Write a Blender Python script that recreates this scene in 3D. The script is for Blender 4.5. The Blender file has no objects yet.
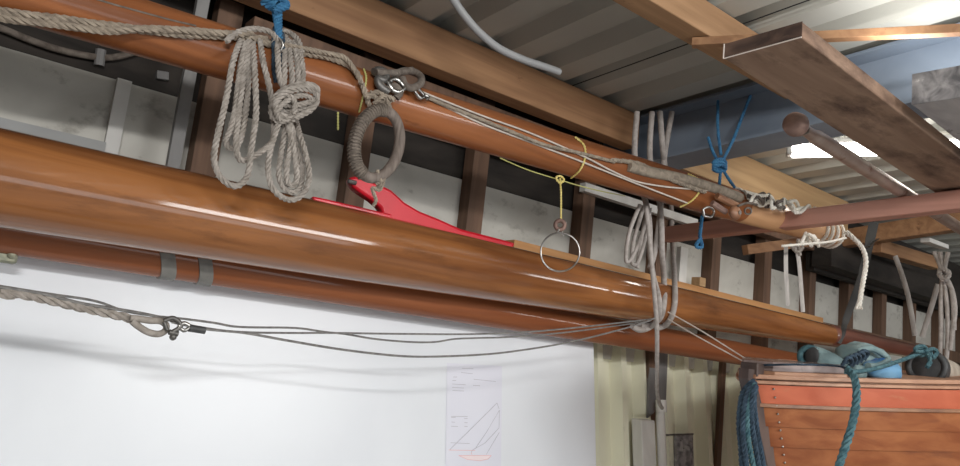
import bpy, bmesh, math, random
from mathutils import Vector as V, Matrix
random.seed(4)
S = bpy.context.scene
COL = S.collection
EYE = V((0, 0, 1.6))
FPX = 720.0
# ---------------------------------------------------------------- camera (X along the wall, Y into the wall, Z up)
fwd = V((.606, .7795, .158)).normalized()
rgt = V((.7743, -.6235, .108)); rgt = (rgt - fwd * rgt.dot(fwd)).normalized()
upv = rgt.cross(fwd).normalized()
cam = bpy.data.cameras.new('camera'); camo = bpy.data.objects.new('camera', cam); COL.objects.link(camo)
cam.sensor_width = 36; cam.lens = 36 * FPX / 960; cam.clip_start = .05
camo.matrix_world = Matrix.Translation(EYE) @ Matrix((rgt, upv, -fwd)).transposed().to_4x4()
S.camera = camo

# ---------------------------------------------------------------- turning survey points into places
def ray(px, py): return (rgt * (px - 480) - upv * (py - 233) + fwd * FPX)
def at(px, py, Y=None, X=None, Z=None):
    d = ray(px, py)
    if Y is not None: t = Y / d.y
    elif X is not None: t = X / d.x
    else: t = Z / d.z
    return EYE + d * t
def lean(px, py, y0, k, off=0):          # leaning lower wall: Y = y0 + k*(z-1.6)
    d = ray(px, py); t = (y0 - off) / (d.y - k * d.z)
    return EYE + d * t
def pts(lst, Y): return [at(a, b, Y=Y) for a, b in lst]

class Spar:                               # a straight round spar used to lay things against
    def __init__(s, A, B, prof): s.A, s.B, s.prof = A, B, prof; s.d = (B - A).normalized(); s.L = (B - A).length
    def r(s, u):
        p = s.prof
        if u <= p[0][0]: return p[0][1]
        for (a, ra), (b, rb) in zip(p, p[1:]):
            if u <= b: return ra + (rb - ra) * (u - a) / (b - a)
        return p[-1][1]
    def on(s, px, py, extra=.008):
        d = ray(px, py).normalized(); best = None; t = .6
        while t < 9:
            P = EYE + d * t; u = (P - s.A).dot(s.d); q = (P - (s.A + s.d * u)).length - s.r(u) - extra
            if q <= 0: return P
            if best is None or q < best[0]: best = (q, P)
            t += .004
        return best[1]
    def pt(s, u): return s.A + s.d * u

# ---------------------------------------------------------------- materials
def mat(name, rough=.6, metal=0, coat=0, spec=.5):
    m = bpy.data.materials.new(name); m.use_nodes = True
    b = m.node_tree.nodes['Principled BSDF']
    b.inputs['Roughness'].default_value = rough; b.inputs['Metallic'].default_value = metal
    b.inputs['Coat Weight'].default_value = coat; b.inputs['Coat Roughness'].default_value = .085
    b.inputs['Specular IOR Level'].default_value = spec
    return m, m.node_tree, b
def noise_col(nt, b, c1, c2, scale=(5, 5, 5), det=6, lo=.35, hi=.65, bump=0, nscale=1, dist=.6, c3=None, lo3=.62, hi3=.72, s3=(2, 2, 2)):
    N, Lk = nt.nodes, nt.links
    tc = N.new('ShaderNodeTexCoord'); mp = N.new('ShaderNodeMapping'); mp.inputs['Scale'].default_value = scale
    ns = N.new('ShaderNodeTexNoise'); ns.inputs['Scale'].default_value = nscale; ns.inputs['Detail'].default_value = det; ns.inputs['Distortion'].default_value = dist
    cr = N.new('ShaderNodeValToRGB'); cr.color_ramp.elements[0].position = lo; cr.color_ramp.elements[1].position = hi
    cr.color_ramp.elements[0].color = (*c1, 1); cr.color_ramp.elements[1].color = (*c2, 1)
    Lk.new(tc.outputs['Object'], mp.inputs['Vector']); Lk.new(mp.outputs[0], ns.inputs['Vector']); Lk.new(ns.outputs['Fac'], cr.inputs['Fac'])
    out = cr.outputs['Color']
    if c3:
        mp2 = N.new('ShaderNodeMapping'); mp2.inputs['Scale'].default_value = s3
        n2 = N.new('ShaderNodeTexNoise'); n2.inputs['Scale'].default_value = 1; n2.inputs['Detail'].default_value = 8; n2.inputs['Roughness'].default_value = .65
        mr = N.new('ShaderNodeMapRange'); mr.inputs['From Min'].default_value = lo3; mr.inputs['From Max'].default_value = hi3
        mx = N.new('ShaderNodeMix'); mx.data_type = 'RGBA'; mx.inputs['B'].default_value = (*c3, 1)
        Lk.new(tc.outputs['Object'], mp2.inputs['Vector']); Lk.new(mp2.outputs[0], n2.inputs['Vector']); Lk.new(n2.outputs['Fac'], mr.inputs['Value'])
        Lk.new(mr.outputs[0], mx.inputs['Factor']); Lk.new(out, mx.inputs['A']); out = mx.outputs['Result']
    Lk.new(out, b.inputs['Base Color'])
    if bump:
        bp = N.new('ShaderNodeBump'); bp.inputs['Strength'].default_value = bump; bp.inputs['Distance'].default_value = .01
        Lk.new(ns.outputs['Fac'], bp.inputs['Height']); Lk.new(bp.outputs[0], b.inputs['Normal'])
M = {}
def M_(key, c1, c2, rough=.6, metal=0, coat=0, spec=.5, **k):
    m, nt, b = mat(key, rough, metal, coat, spec); noise_col(nt, b, c1, c2, **k); M[key] = m; return m
GX = (1.2, 22, 22); GY = (22, 1.2, 22)
M_('varnish', (.165, .058, .018), (.33, .13, .042), .55, coat=1.0, spec=.1, scale=(1.1, 14, 14), c3=(.10, .036, .013), lo3=.56, hi3=.80, s3=(2.5, 11, 11))
M_('varnish_red', (.21, .065, .026), (.29, .098, .038), .55, coat=.4, spec=.12, scale=(1, 16, 16), c3=(.09, .03, .012), lo3=.68, hi3=.78, s3=(3, 16, 16))
M_('varnish_pale', (.46, .23, .105), (.62, .35, .18), .45, coat=.4, scale=(1, 16, 16))
M_('varnish_boom', (.185, .062, .022), (.32, .115, .042), .5, coat=.4, spec=.15, scale=(1, 16, 16), c3=(.14, .05, .02), lo3=.66, hi3=.76, s3=(5, 16, 16))
M_('timber', (.24, .12, .057), (.36, .195, .095), .7, scale=GX, bump=.1, c3=(.14, .06, .025), lo3=.64, hi3=.72, s3=(5, 9, 9))
M_('timber_mid', (.28, .155, .075), (.41, .24, .125), .7, scale=GX, bump=.1, c3=(.14, .07, .035), lo3=.62, hi3=.7, s3=(6, 11, 11))
M_('timber_pale', (.36, .22, .105), (.49, .32, .165), .7, scale=GX, bump=.1, c3=(.2, .1, .05), lo3=.68, hi3=.76, s3=(6, 11, 11))
M_('timber_dark', (.085, .042, .024), (.15, .076, .042), .75, scale=GX, bump=.1)
M_('stud', (.105, .06, .038), (.18, .102, .065), .75, scale=(20, 20, 1.5), bump=.15)
M_('rail', (.42, .2, .07), (.58, .3, .12), .6, scale=GX)
M_('plank', (.23, .14, .092), (.34, .22, .15), .75, scale=(1.5, 14, 14), bump=.3, c3=(.07, .035, .024), lo3=.47, hi3=.66, s3=(3, 7, 7))
M_('plank_end', (.05, .03, .023), (.15, .09, .065), .85, scale=(9, 9, 25), bump=.5)
M_('pale_chip', (.7, .62, .55), (.8, .72, .66), .7)
M_('weathered', (.30, .28, .28), (.46, .43, .42), .85, scale=(4, 15, 15), bump=.3, c3=(.12, .11, .11), lo3=.55, hi3=.62, s3=(6, 8, 8))
M_('weathered_end', (.13, .125, .13), (.42, .4, .4), .85, scale=(22, 22, 22), bump=.6, c3=(.75, .72, .7), lo3=.62, hi3=.66, s3=(5, 9, 12))
M_('arm', (.50, .25, .19), (.60, .31, .24), .6, scale=GY, c3=(.2, .08, .06), s3=(3, 3, 3))
M_('steel_blue', (.20, .245, .31), (.245, .295, .365), .5, scale=(4, 4, 4))
M_('steel_dark', (.1, .095, .09), (.2, .19, .18), .45, metal=.6, scale=(30, 30, 30))
M_('steel', (.30, .29, .28), (.48, .47, .45), .28, metal=1, scale=(30, 30, 30))
M_('pipe_metal', (.34, .25, .21), (.46, .36, .31), .3, metal=.45, scale=(8, 8, 8), c3=(.17, .07, .04), lo3=.55, hi3=.65, s3=(9, 9, 9))
M_('rust', (.18, .11, .09), (.33, .21, .17), .6, metal=.2, scale=(18, 18, 18), bump=.3)
M_('roof', (.42, .42, .385), (.50, .50, .455), .42, scale=(1.2, 1, 1), c3=(.42, .41, .36), s3=(1.5, 1, 1))
M_('seam', (.01, .01, .01), (.02, .02, .02), .9)
M_('clad', (.82, .81, .63), (.90, .89, .71), .5, scale=(2, 2, 1), c3=(.4, .39, .33), lo3=.6, hi3=.75, s3=(4, 4, 1.5))
M_('panel', (.47, .455, .41), (.60, .585, .535), .8, scale=(3, 3, 3), c3=(.17, .15, .125), lo3=.56, hi3=.76, s3=(6, 6, 9), bump=.1)
M_('panel_grey', (.32, .325, .325), (.40, .405, .40), .8, scale=(3, 3, 3))
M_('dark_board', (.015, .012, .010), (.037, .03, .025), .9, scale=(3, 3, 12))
M_('white_paint', (.62, .61, .58), (.72, .71, .68), .6, scale=(9, 9, 3))
M_('grey_post', (.17, .165, .165), (.24, .235, .23), .6, scale=(9, 9, 2))
M_('board', (.77, .80, .845), (.82, .85, .89), .3, scale=(1.2, 1, 1))
M_('paper', (.74, .75, .84), (.78, .79, .87), .4, scale=(2, 2, 2))
M_('ink', (.46, .45, .50), (.52, .51, .56), .8)
M_('ink_red', (.78, .47, .47), (.82, .52, .52), .8)
M_('ink_fill', (.85, .74, .76), (.87, .76, .78), .8)
M_('rope', (.25, .22, .19), (.385, .345, .31), .9, scale=(45, 45, 45))
M_('rope_old', (.22, .18, .14), (.36, .30, .235), .9, scale=(40, 40, 40))
M_('rope_dark', (.10, .08, .066), (.19, .16, .135), .9, scale=(40, 40, 40))
M_('rope_white', (.72, .68, .6), (.86, .83, .76), .85, scale=(40, 40, 40))
M_('rope_sling', (.33, .295, .27), (.45, .41, .385), .85, scale=(40, 40, 40))
M_('rope_blue', (.02, .10, .22), (.045, .19, .35), .8, scale=(40, 40, 40))
M_('rope_navy', (.018, .036, .058), (.045, .08, .12), .85, scale=(40, 40, 40))
M_('rope_teal', (.03, .09, .115), (.09, .185, .205), .85, scale=(50, 50, 50))
M_('cord_yellow', (.62, .50, .13), (.8, .68, .28), .75, scale=(40, 40, 40))
M_('cord_lime', (.42, .41, .13), (.58, .56, .22), .7)
M_('cord_pale', (.50, .44, .38), (.62, .56, .50), .8, scale=(40, 40, 40))
M_('wire', (.17, .165, .16), (.27, .26, .25), .5, metal=.3, scale=(60, 60, 60))
M_('leather', (.115, .09, .075), (.215, .175, .15), .75, scale=(60, 60, 8), bump=.3)
M_('twine', (.11, .09, .072), (.2, .165, .135), .85, scale=(50, 50, 50))
M_('mast_tip', (.13, .045, .03), (.20, .07, .045), .45, coat=.6, scale=(1.1, 14, 14))
M_('red', (.55, .006, .02), (.62, .012, .028), .4, coat=.2, scale=(3, 3, 3))
M_('conduit', (.30, .305, .31), (.36, .365, .37), .45, scale=(3, 3, 3))
M_('tape', (.17, .165, .15), (.24, .23, .21), .6, scale=(20, 20, 20))
M_('brass', (.18, .19, .14), (.34, .33, .24), .5, metal=.3, scale=(40, 40, 40), bump=.4)
M_('strap', (.03, .03, .03), (.055, .053, .05), .7)
M_('webbing', (.38, .35, .33), (.5, .47, .44), .85, scale=(30, 30, 10))
M_('hull', (.25, .078, .03), (.37, .135, .053), .5, coat=.22, spec=.15, scale=(1, 12, 18), c3=(.2, .07, .035), lo3=.6, hi3=.75, s3=(1.5, 5, 14))
M_('strake', (.47, .105, .05), (.58, .155, .08), .35, scale=(2, 8, 12), c3=(.5, .2, .1), lo3=.6, hi3=.75, s3=(3, 8, 20))
M_('gunwale', (.36, .175, .1), (.52, .29, .18), .45, scale=(2, 14, 14), c3=(.14, .07, .05), lo3=.58, hi3=.68, s3=(5, 12, 12))
M_('stemwood', (.06, .04, .036), (.13, .085, .07), .5, scale=(9, 9, 4))
M_('decktop', (.18, .13, .12), (.38, .30, .28), .22, scale=(10, 6, 6), c3=(.6, .56, .55), lo3=.6, hi3=.66, s3=(14, 9, 9))
M_('rubber', (.03, .032, .034), (.06, .062, .064), .55, scale=(20, 20, 20))
M_('tarp_blue', (.10, .30, .55), (.26, .45, .58), .6, scale=(5, 5, 5), dist=1, c3=(.03, .16, .5), lo3=.5, hi3=.58, s3=(7, 7, 7))
M_('tarp_grey', (.12, .20, .22), (.24, .33, .33), .7, scale=(7, 7, 7), dist=1, bump=.3)
M_('canvas_tan', (.30, .25, .2), (.46, .4, .33), .85, scale=(12, 12, 12), bump=.3)
M_('wood_block', (.20, .095, .055), (.34, .17, .09), .4, scale=(9, 20, 20))
M_('floor', (.38, .37, .36), (.46, .45, .43), .7, scale=(2, 2, 2))
m, nt, b = mat('lamp', .4); b.inputs['Base Color'].default_value = (.9, .9, .9, 1); b.inputs['Emission Color'].default_value = (1, .97, .9, 1); b.inputs['Emission Strength'].default_value = 16; M['lamp'] = m

# ---------------------------------------------------------------- mesh helpers
class MB:
    def __init__(s): s.v = []; s.f = []
    def add(s, vs, fs):
        o = len(s.v); s.v += [V(x) for x in vs]; s.f += [tuple(i + o for i in q) for q in fs]; return s
    def box(s, x0, x1, y0, y1, z0, z1):
        return s.hexa([(x0, y0, z0), (x1, y0, z0), (x1, y1, z0), (x0, y1, z0)], [(x0, y0, z1), (x1, y0, z1), (x1, y1, z1), (x0, y1, z1)])
    def hexa(s, bot, top):
        return s.add(list(bot) + list(top), [(3, 2, 1, 0), (4, 5, 6, 7), (0, 1, 5, 4), (1, 2, 6, 5), (2, 3, 7, 6), (3, 0, 4, 7)])
    def bar(s, A, B, w, h, side=None):       # rectangular bar, w sideways (default horizontal), h the other way
        A, B = V(A), V(B); d = (B - A).normalized(); sd = V(side) if side else d.cross(V((0, 0, 1)))
        sd = (sd - d * sd.dot(d)).normalized(); u = sd.cross(d).normalized()
        q = [sd * (i * w / 2) + u * (j * h / 2) for i, j in ((-1, -1), (1, -1), (1, 1), (-1, 1))]
        return s.hexa([A + k for k in q], [B + k for k in q])
    def tube(s, P, r, n=8, closed=False, cap=True, flat=1.0, fdir=None):
        P = [V(p) for p in P]; m = len(P); T = []
        for i in range(m):
            a = P[(i - 1) % m] if closed or i else P[0]; c = P[(i + 1) % m] if closed or i < m - 1 else P[-1]
            T.append((c - a).normalized() if (c - a).length > 1e-9 else V((0, 0, 1)))
        N = T[0].orthogonal().normalized() if fdir is None else V(fdir); N = (N - T[0] * N.dot(T[0])).normalized(); rings = []
        for i in range(m):
            N = (N - T[i] * N.dot(T[i])); N = N.normalized() if N.length > 1e-6 else T[i].orthogonal().normalized(); B = T[i].cross(N)
            rr = r[i] if isinstance(r, (list, tuple)) else r
            rings.append([P[i] + N * (math.cos(2 * math.pi * k / n) * rr) + B * (math.sin(2 * math.pi * k / n) * rr * flat) for k in range(n)])
        fs = []; L = m if closed else m - 1
        for i in range(L):
            for k in range(n): fs.append((i * n + k, i * n + (k + 1) % n, ((i + 1) % m) * n + (k + 1) % n, ((i + 1) % m) * n + k))
        if cap and not closed: fs.append(tuple(range(n - 1, -1, -1))); fs.append(tuple((m - 1) * n + k for k in range(n)))
        return s.add([p for q in rings for p in q], fs)
    def rope(s, P, r, closed=False, strands=3, pitch=None, n=5):       # a laid rope
        pitch = pitch or r * 5.2; P = resample(smooth(P, closed), max(r * .8, .004), closed); m = len(P)
        T = []
        for i in range(m):
            a = P[(i - 1) % m] if closed or i else P[0]; c = P[(i + 1) % m] if closed or i < m - 1 else P[-1]
            T.append((c - a).normalized())
        N = T[0].orthogonal().normalized(); fr = []; dist = 0; ds = []
        for i in range(m):
            N = (N - T[i] * N.dot(T[i])).normalized(); fr.append((N.copy(), T[i].cross(N)))
            if i: dist += (P[i] - P[i - 1]).length
            ds.append(dist)
        for k in range(strands):
            Q = []
            for i in range(m):
                a = 2 * math.pi * (ds[i] / pitch + k / strands); Q.append(P[i] + (fr[i][0] * math.cos(a) + fr[i][1] * math.sin(a)) * r * .5)
            s.tube(Q, r * .54, n, closed=False)
        return s
    def ball(s, c, r, n=14, m=8, sc=(1, 1, 1)):
        c = V(c); vs = [c + V((0, 0, r * sc[2]))]; fs = []
        for i in range(1, m):
            a = math.pi * i / m
            for k in range(n): b_ = 2 * math.pi * k / n; vs.append(c + V((math.sin(a) * math.cos(b_) * r * sc[0], math.sin(a) * math.sin(b_) * r * sc[1], math.cos(a) * r * sc[2])))
        vs.append(c - V((0, 0, r * sc[2]))); e = len(vs) - 1
        for k in range(n): fs.append((0, 1 + k, 1 + (k + 1) % n)); fs.append((e, 1 + (m - 2) * n + (k + 1) % n, 1 + (m - 2) * n + k))
        for i in range(m - 2):
            for k in range(n): a = 1 + i * n; fs.append((a + k, a + n + k, a + n + (k + 1) % n, a + (k + 1) % n))
        return s.add(vs, fs)
    def build(s, name, m, parent=None, smoothed=None, bevel=0, stay=False):
        me = bpy.data.meshes.new(name); xs = s.v
        if parent is not None or stay: org = V((0, 0, 0))
        else: org = V(((min(p.x for p in xs) + max(p.x for p in xs)) / 2, (min(p.y for p in xs) + max(p.y for p in xs)) / 2, min(p.z for p in xs)))
        me.from_pydata([p - org for p in xs], [], s.f); me.update(); me.materials.append(M[m])
        bm = bmesh.new(); bm.from_mesh(me); bmesh.ops.recalc_face_normals(bm, faces=bm.faces); bm.to_mesh(me); bm.free()
        if smoothed is None: smoothed = len(s.v) > 60
        if smoothed:
            me.polygons.foreach_set('use_smooth', [True] * len(me.polygons)); me.set_sharp_from_angle(angle=math.radians(50))
        o = bpy.data.objects.new(name, me); COL.objects.link(o); o.location = org
        if parent is not None:
            o.parent = parent; o.matrix_parent_inverse = Matrix.Translation(-parent_world(parent))
        if bevel:
            md = o.modifiers.new('bevel', 'BEVEL'); md.width = bevel; md.segments = 2; md.limit_method = 'ANGLE'
        return o
def parent_world(o):
    p = V(o.location)
    return p if o.parent is None else V((0, 0, 0)) + parent_world(o.parent) * 0 + V(o.location)
def smooth(P, closed=False, k=6):
    P = [V(p) for p in P]; m = len(P)
    if m < 3: return P
    out = []; L = m if closed else m - 1
    for i in range(L):
        g = (lambda j: P[j % m]) if closed else (lambda j: P[max(0, min(m - 1, j))])
        a, b_, c, d = g(i - 1), g(i), g(i + 1), g(i + 2)
        for q in range(k):
            t = q / k
            out.append(.5 * ((2 * b_) + (c - a) * t + (2 * a - 5 * b_ + 4 * c - d) * t * t + (3 * b_ - a - 3 * c + d) * t ** 3))
    if not closed: out.append(P[-1])
    else: out.append(P[0])
    return out
def resample(P, step, closed=False):
    out = [P[0]]; acc = 0
    for a, b_ in zip(P, P[1:]):
        L = (b_ - a).length
        if L < 1e-9: continue
        t = step - acc
        while t <= L: out.append(a + (b_ - a) * (t / L)); t += step
        acc = L - (t - step)
    if (out[-1] - P[-1]).length > step * .3: out.append(P[-1])
    return out
GROUPS = {'roof_purlin': 'roof purlins', 'laid_rope': 'laid ropes along the boom', 'rope_hank': 'rope hanks', 'rope_lanyard': 'blue rope lanyards', 'lashing_cord': 'cords on the boom', 'served_cable': 'served cables on the boom', 'wire_line': 'thin wire lines', 'thin_line': 'thin lines to the boat stem', 'webbing_strap': 'grey webbing straps', 'fender': 'fenders on the boat', 'cross_timber': 'cross timbers at right', 'wall_plate': 'dark wall timbers', 'trestle': 'boat trestles'}
def tag(o, label, cat, group=None):
    o['label'] = label; o['category'] = cat; group = group or GROUPS.get(o.name.split('.')[0])
    if group: o['group'] = group
    return o
def thing(name, label, cat, loc, group=None):
    o = bpy.data.objects.new(name, None); COL.objects.link(o); o.location = loc; o.empty_display_size = .05
    return tag(o, label, cat, group)
def struct(o): o['kind'] = 'structure'; return o
def stube(P, r, n=8, closed=False): return MB().tube(smooth(P, closed), r, n) if not closed else MB().tube(smooth(P, True)[:-1], r, n, closed=True)
def ring(c, nrm, R, r, n=40, m=10, e=1.0, up=None):
    c, nrm = V(c), V(nrm).normalized(); a = V(up) if up else nrm.orthogonal(); a = (a - nrm * a.dot(nrm)).normalized(); b_ = nrm.cross(a)
    return MB().tube([c + a * (math.cos(2 * math.pi * i / n) * R * e) + b_ * (math.sin(2 * math.pi * i / n) * R) for i in range(n)], r, m, closed=True)
def lathe(A, B, prof, n=48):                 # prof: (distance along, radius)
    A, B = V(A), V(B); d = (B - A).normalized()
    return MB().tube([A + d * u for u, _ in prof], [r for _, r in prof], n)

ZR = 1.6
def roofz(y): return ZR + 1.305 + .05 * (2.0 - y)
# ================================================================ SETTING
def rib_profile(x0, x1, pitch, depth):       # trapezoid sheeting: flat pans and narrow raised ribs
    out = []; x = x0
    while x < x1:
        out += [(x, 0), (x + pitch * .46, 0), (x + pitch * .62, depth), (x + pitch * .84, depth)]
        x += pitch
    return out + [(x, 0)]
mb = MB(); pr = rib_profile(-2.3, 9.0, .26, .06)
ys = (2.9, -6.0)
vs = []
for x, h in pr:
    for y in ys: vs.append((x, y, roofz(y) + h))
for x, h in reversed(pr):
    for y in ys: vs.append((x, y, roofz(y) + h + .004))
n2 = len(vs) // 2
fs = [(2 * i, 2 * i + 1, 2 * i + 3, 2 * i + 2) for i in range(n2 - 1)] + [(2 * (n2 - 1), 2 * (n2 - 1) + 1, 1, 0)]
struct(mb.add(vs, fs).build('ceiling', 'roof', smoothed=False, stay=True))
mb = MB(); mb.bar((2.305, 2.9, roofz(2.9) - .0005), (2.305, -6, roofz(-6) - .0005), .006, .002); struct(mb.build('trim_1', 'seam', stay=True))
struct(MB().box(-2.3, 9, -6, 2.95, -.05, 0).build('floor', 'floor', stay=True))
struct(MB().box(-2.3, 9, 2.65, 2.70, 1.62, ZR + .765).build('wall_back', 'panel', stay=True))
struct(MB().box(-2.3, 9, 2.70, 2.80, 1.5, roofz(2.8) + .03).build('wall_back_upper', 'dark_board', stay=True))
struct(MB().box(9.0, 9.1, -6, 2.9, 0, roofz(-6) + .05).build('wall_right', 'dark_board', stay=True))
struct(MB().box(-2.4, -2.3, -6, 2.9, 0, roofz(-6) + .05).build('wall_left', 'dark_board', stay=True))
# leaning ribbed cladding low on the wall, right of the whiteboard
KL = .14; CY = 2.66
mb = MB(); pr = rib_profile(2.2, 9.0, .19, -.065); vs = []
for x, h in pr:
    for z in (ZR + .12, 0): vs.append((x, CY + KL * (z - ZR) + h, z))
for x, h in reversed(pr):
    for z in (ZR + .12, 0): vs.append((x, CY + .01 + KL * (z - ZR) + h, z))
n2 = len(vs) // 2
fs = [(2 * i, 2 * i + 1, 2 * i + 3, 2 * i + 2) for i in range(n2 - 1)] + [(2 * (n2 - 1), 2 * (n2 - 1) + 1, 1, 0)]
struct(mb.add(vs, fs).build('wall_cladding', 'clad', smoothed=False, stay=True))
# studs
STY = 2.575
n = 2
for sx, z0 in ((.745, ZR + .12), (1.345, ZR + .12), (1.965, ZR + .12), (2.70, ZR + .12), (3.33, ZR - .34), (3.87, ZR + .12), (4.47, ZR + .12), (5.08, ZR + .12), (5.68, ZR + .12), (6.27, ZR + .12), (6.87, ZR + .12), (7.5, ZR + .12), (8.1, ZR + .12)):
    struct(MB().box(sx - .045, sx + .045, STY, 2.65, z0, roofz(2.6) - .12).build('trim_%d' % n, 'stud', stay=True, bevel=.003)); n += 1
struct(MB().box(.43, .475, 2.62, 2.65, ZR, ZR + .765).build('trim_%d' % n, 'white_paint', stay=True)); n += 1
struct(MB().box(.605, .645, 2.50, 2.53, ZR + .2, ZR + 1.25).build('trim_%d' % n, 'grey_post', stay=True)); n += 1
struct(MB().box(-2.2, .43, 2.60, 2.65, ZR + .3, ZR + .535).build('trim_%d' % n, 'panel_grey', stay=True)); n += 1
struct(MB().hexa([(2.15, 2.50, ZR + .40), (5.1, 2.50, ZR + .37), (5.1, 2.575, ZR + .37), (2.15, 2.575, ZR + .40)], [(2.15, 2.50, ZR + .515), (5.1, 2.50, ZR + .48), (5.1, 2.575, ZR + .48), (2.15, 2.575, ZR + .515)]).build('trim_%d' % n, 'rail', stay=True, bevel=.004)); n += 1
struct(MB().box(5.1, 8.9, 2.55, 2.60, ZR + .36, ZR + .46).build('trim_%d' % n, 'stud', stay=True, bevel=.004)); n += 1
struct(MB().box(5.6, 9.1, -6.3, -6.2, 0, roofz(-6.2) + .05).build('shade_wall_front', 'dark_board', stay=True))  # unseen part wall, added to keep ambient light off the right corner
struct(MB().box(2.62, 3.6, 2.535, 2.575, ZR + .855, ZR + .90).build('trim_%d' % n, 'white_paint', stay=True)); n += 1
struct(MB().box(3.50, 3.57, 2.57, 2.60, ZR + .42, ZR + .72).build('trim_%d' % n, 'white_paint', stay=True)); n += 1
ob = at(699, 286, Y=2.53); tag(MB().box(ob.x - .03, ob.x + .03, 2.505, 2.565, ZR + .502, ZR + .555).build('timber_offcut', 'timber_pale', bevel=.003), 'small pale wood offcut standing on the rail behind the largest mast', 'offcut')
# rafters and steel
def timber(name, label, cat, x0, x1, y0, y1, z0, z1, m, group=None):
    return tag(MB().box(x0, x1, y0, y1, z0, z1).build(name, m, bevel=.004), label, cat, group)
timber('roof_purlin', 'thick orange-brown timber purlin running above the boom to the blue steel beam', 'roof timber', -2.2, 2.80, 2.36, 2.46, ZR + 1.105, roofz(2.41) - .004, 'timber')
timber('wall_plate', 'dark timber board along the wall top, behind and below the thick purlin', 'roof timber', .8, 4.9, 2.48, 2.574, ZR + .93, ZR + 1.09, 'stud')
timber('roof_purlin', 'tan timber purlin at the top edge, crossing behind the end of the brown plank', 'roof timber', -2.2, 2.80, 1.47, 1.57, ZR + 1.20, roofz(1.5) - .004, 'timber_mid')
timber('roof_purlin', 'brightly lit timber purlin under the roof beyond the blue beam', 'roof timber', 3.0, 5.0, 2.30, 2.40, ZR + 1.06, roofz(2.35) - .004, 'timber_pale')
timber('wall_plate', 'brown timber high on the wall in the far right corner, coloured near-black as shade', 'roof timber', 4.9, 8.9, 2.36, 2.50, ZR + .82, ZR + 1.0, 'dark_board')  # corner shade is put into the colour: near-black instead of timber brown
timber('soffit_board', 'board closing the wall top in the far right corner, coloured dark as shade', 'board', 4.95, 8.9, 2.505, 2.57, ZR + .80, ZR + 1.27, 'dark_board')  # near-black tone paints in the dimness of this corner
# blue I beam across the roof
def ibeam():
    b_ = MB(); Ya, Yb = 2.69, -5.9
    def sec(y):
        zt = roofz(y) - .004; zb = zt - .265
        return [(x, y, z) for x, z in ((2.80, zb), (3.0, zb), (3.0, zb + .014), (2.906, zb + .014), (2.906, zt - .014), (3.0, zt - .014), (3.0, zt), (2.80, zt), (2.80, zt - .014), (2.894, zt - .014), (2.894, zb + .014), (2.80, zb + .014))]
    a, c = sec(Ya), sec(Yb); k = len(a)
    b_.add(a + c, [(i, (i + 1) % k, k + (i + 1) % k, k + i) for i in range(k)] + [tuple(range(k)), tuple(range(2 * k - 1, k - 1, -1))])
    return b_.build('steel_beam', 'steel_blue', smoothed=False)
tag(ibeam(), 'blue-grey painted steel beam running under the corrugated roof', 'beam')
# thin batten brace
A = at(692, 43, Z=1.182); B = at(960, 30, Z=1.182); B = A + (B - A) * 1.3
tag(MB().bar(A, B, .035, .03).build('timber_batten', 'timber', bevel=.002), 'thin timber batten under the roof, passing behind the brown plank end', 'batten')
# cross timber far right
tag(MB().bar(at(851, 238, X=5.1) - (at(960, 221, X=5.1) - at(851, 238, X=5.1)) * .33, at(960, 221, X=5.1) + (at(960, 221, X=5.1) - at(851, 238, X=5.1)) * 1.2, .09, .12).build('cross_timber', 'timber', bevel=.004), 'horizontal timber seen just below the reddish rack arm at right', 'roof timber')
tag(MB().bar(at(874, 246, X=5.15), at(935, 264, X=6.2), .1, .09).build('cross_timber', 'timber', bevel=.004), 'shadowed brown timber sloping back under the far roof at right', 'roof timber')
# rack arm
AX = 3.2
armA, armB = at(664, 235, X=AX), at(960, 201, X=AX)
armd = (armB - armA).normalized()
arm_end = armA + armd * 2.0
tag(MB().bar(armA, arm_end, .075, .078).build('rack_arm', 'arm', bevel=.006), 'reddish brown rack arm carrying the plank, the pole and the boom', 'rack arm')
def armz(y): return armA.z + (arm_end.z - armA.z) * (y - armA.y) / (arm_end.y - armA.y)
# plank on the arm
t = armz(1.0) + .041
pA = [at(724, 59, Z=t - ZR + .012), at(802, 37.5, Z=t - ZR + .012)]
ex = (at(936, 195, Z=t - ZR) - at(724, 59, Z=t - ZR + .012)); ex = ex.normalized() * 3.2; ex.z = -.012
w = pA[1] - pA[0]
th = V((0, 0, .042))
q0, q1 = pA[0], pA[1]
pk = thing('plank', 'thick brown timber plank with dark stained end, lying on the rack arm', 'plank', q0)
MB().hexa([q0, q0 + ex, q1 + ex, q1], [q0 + th, q0 + ex + th, q1 + ex + th, q1 + th]).build('board', 'plank', pk, bevel=.004)
e = ex.normalized() * .002
b_ = MB().hexa([q0 - e, q0, q1, q1 - e], [q0 + th - e, q0 + th, q1 + th, q1 + th - e]); b_.build('end_grain', 'plank_end', pk)['label'] = 'dark sawn end of the plank'
for P_, w_ in (([q0 - e * 1.5, q0 + (q1 - q0) * .45 - e * 1.5, q1 - e * 1.5], .0018), ([q0 - e * 1.5, q0 + th - e * 1.5], .002)): MB().tube(P_, w_, 5).build('chipped_edge', 'pale_chip', pk)
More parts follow.
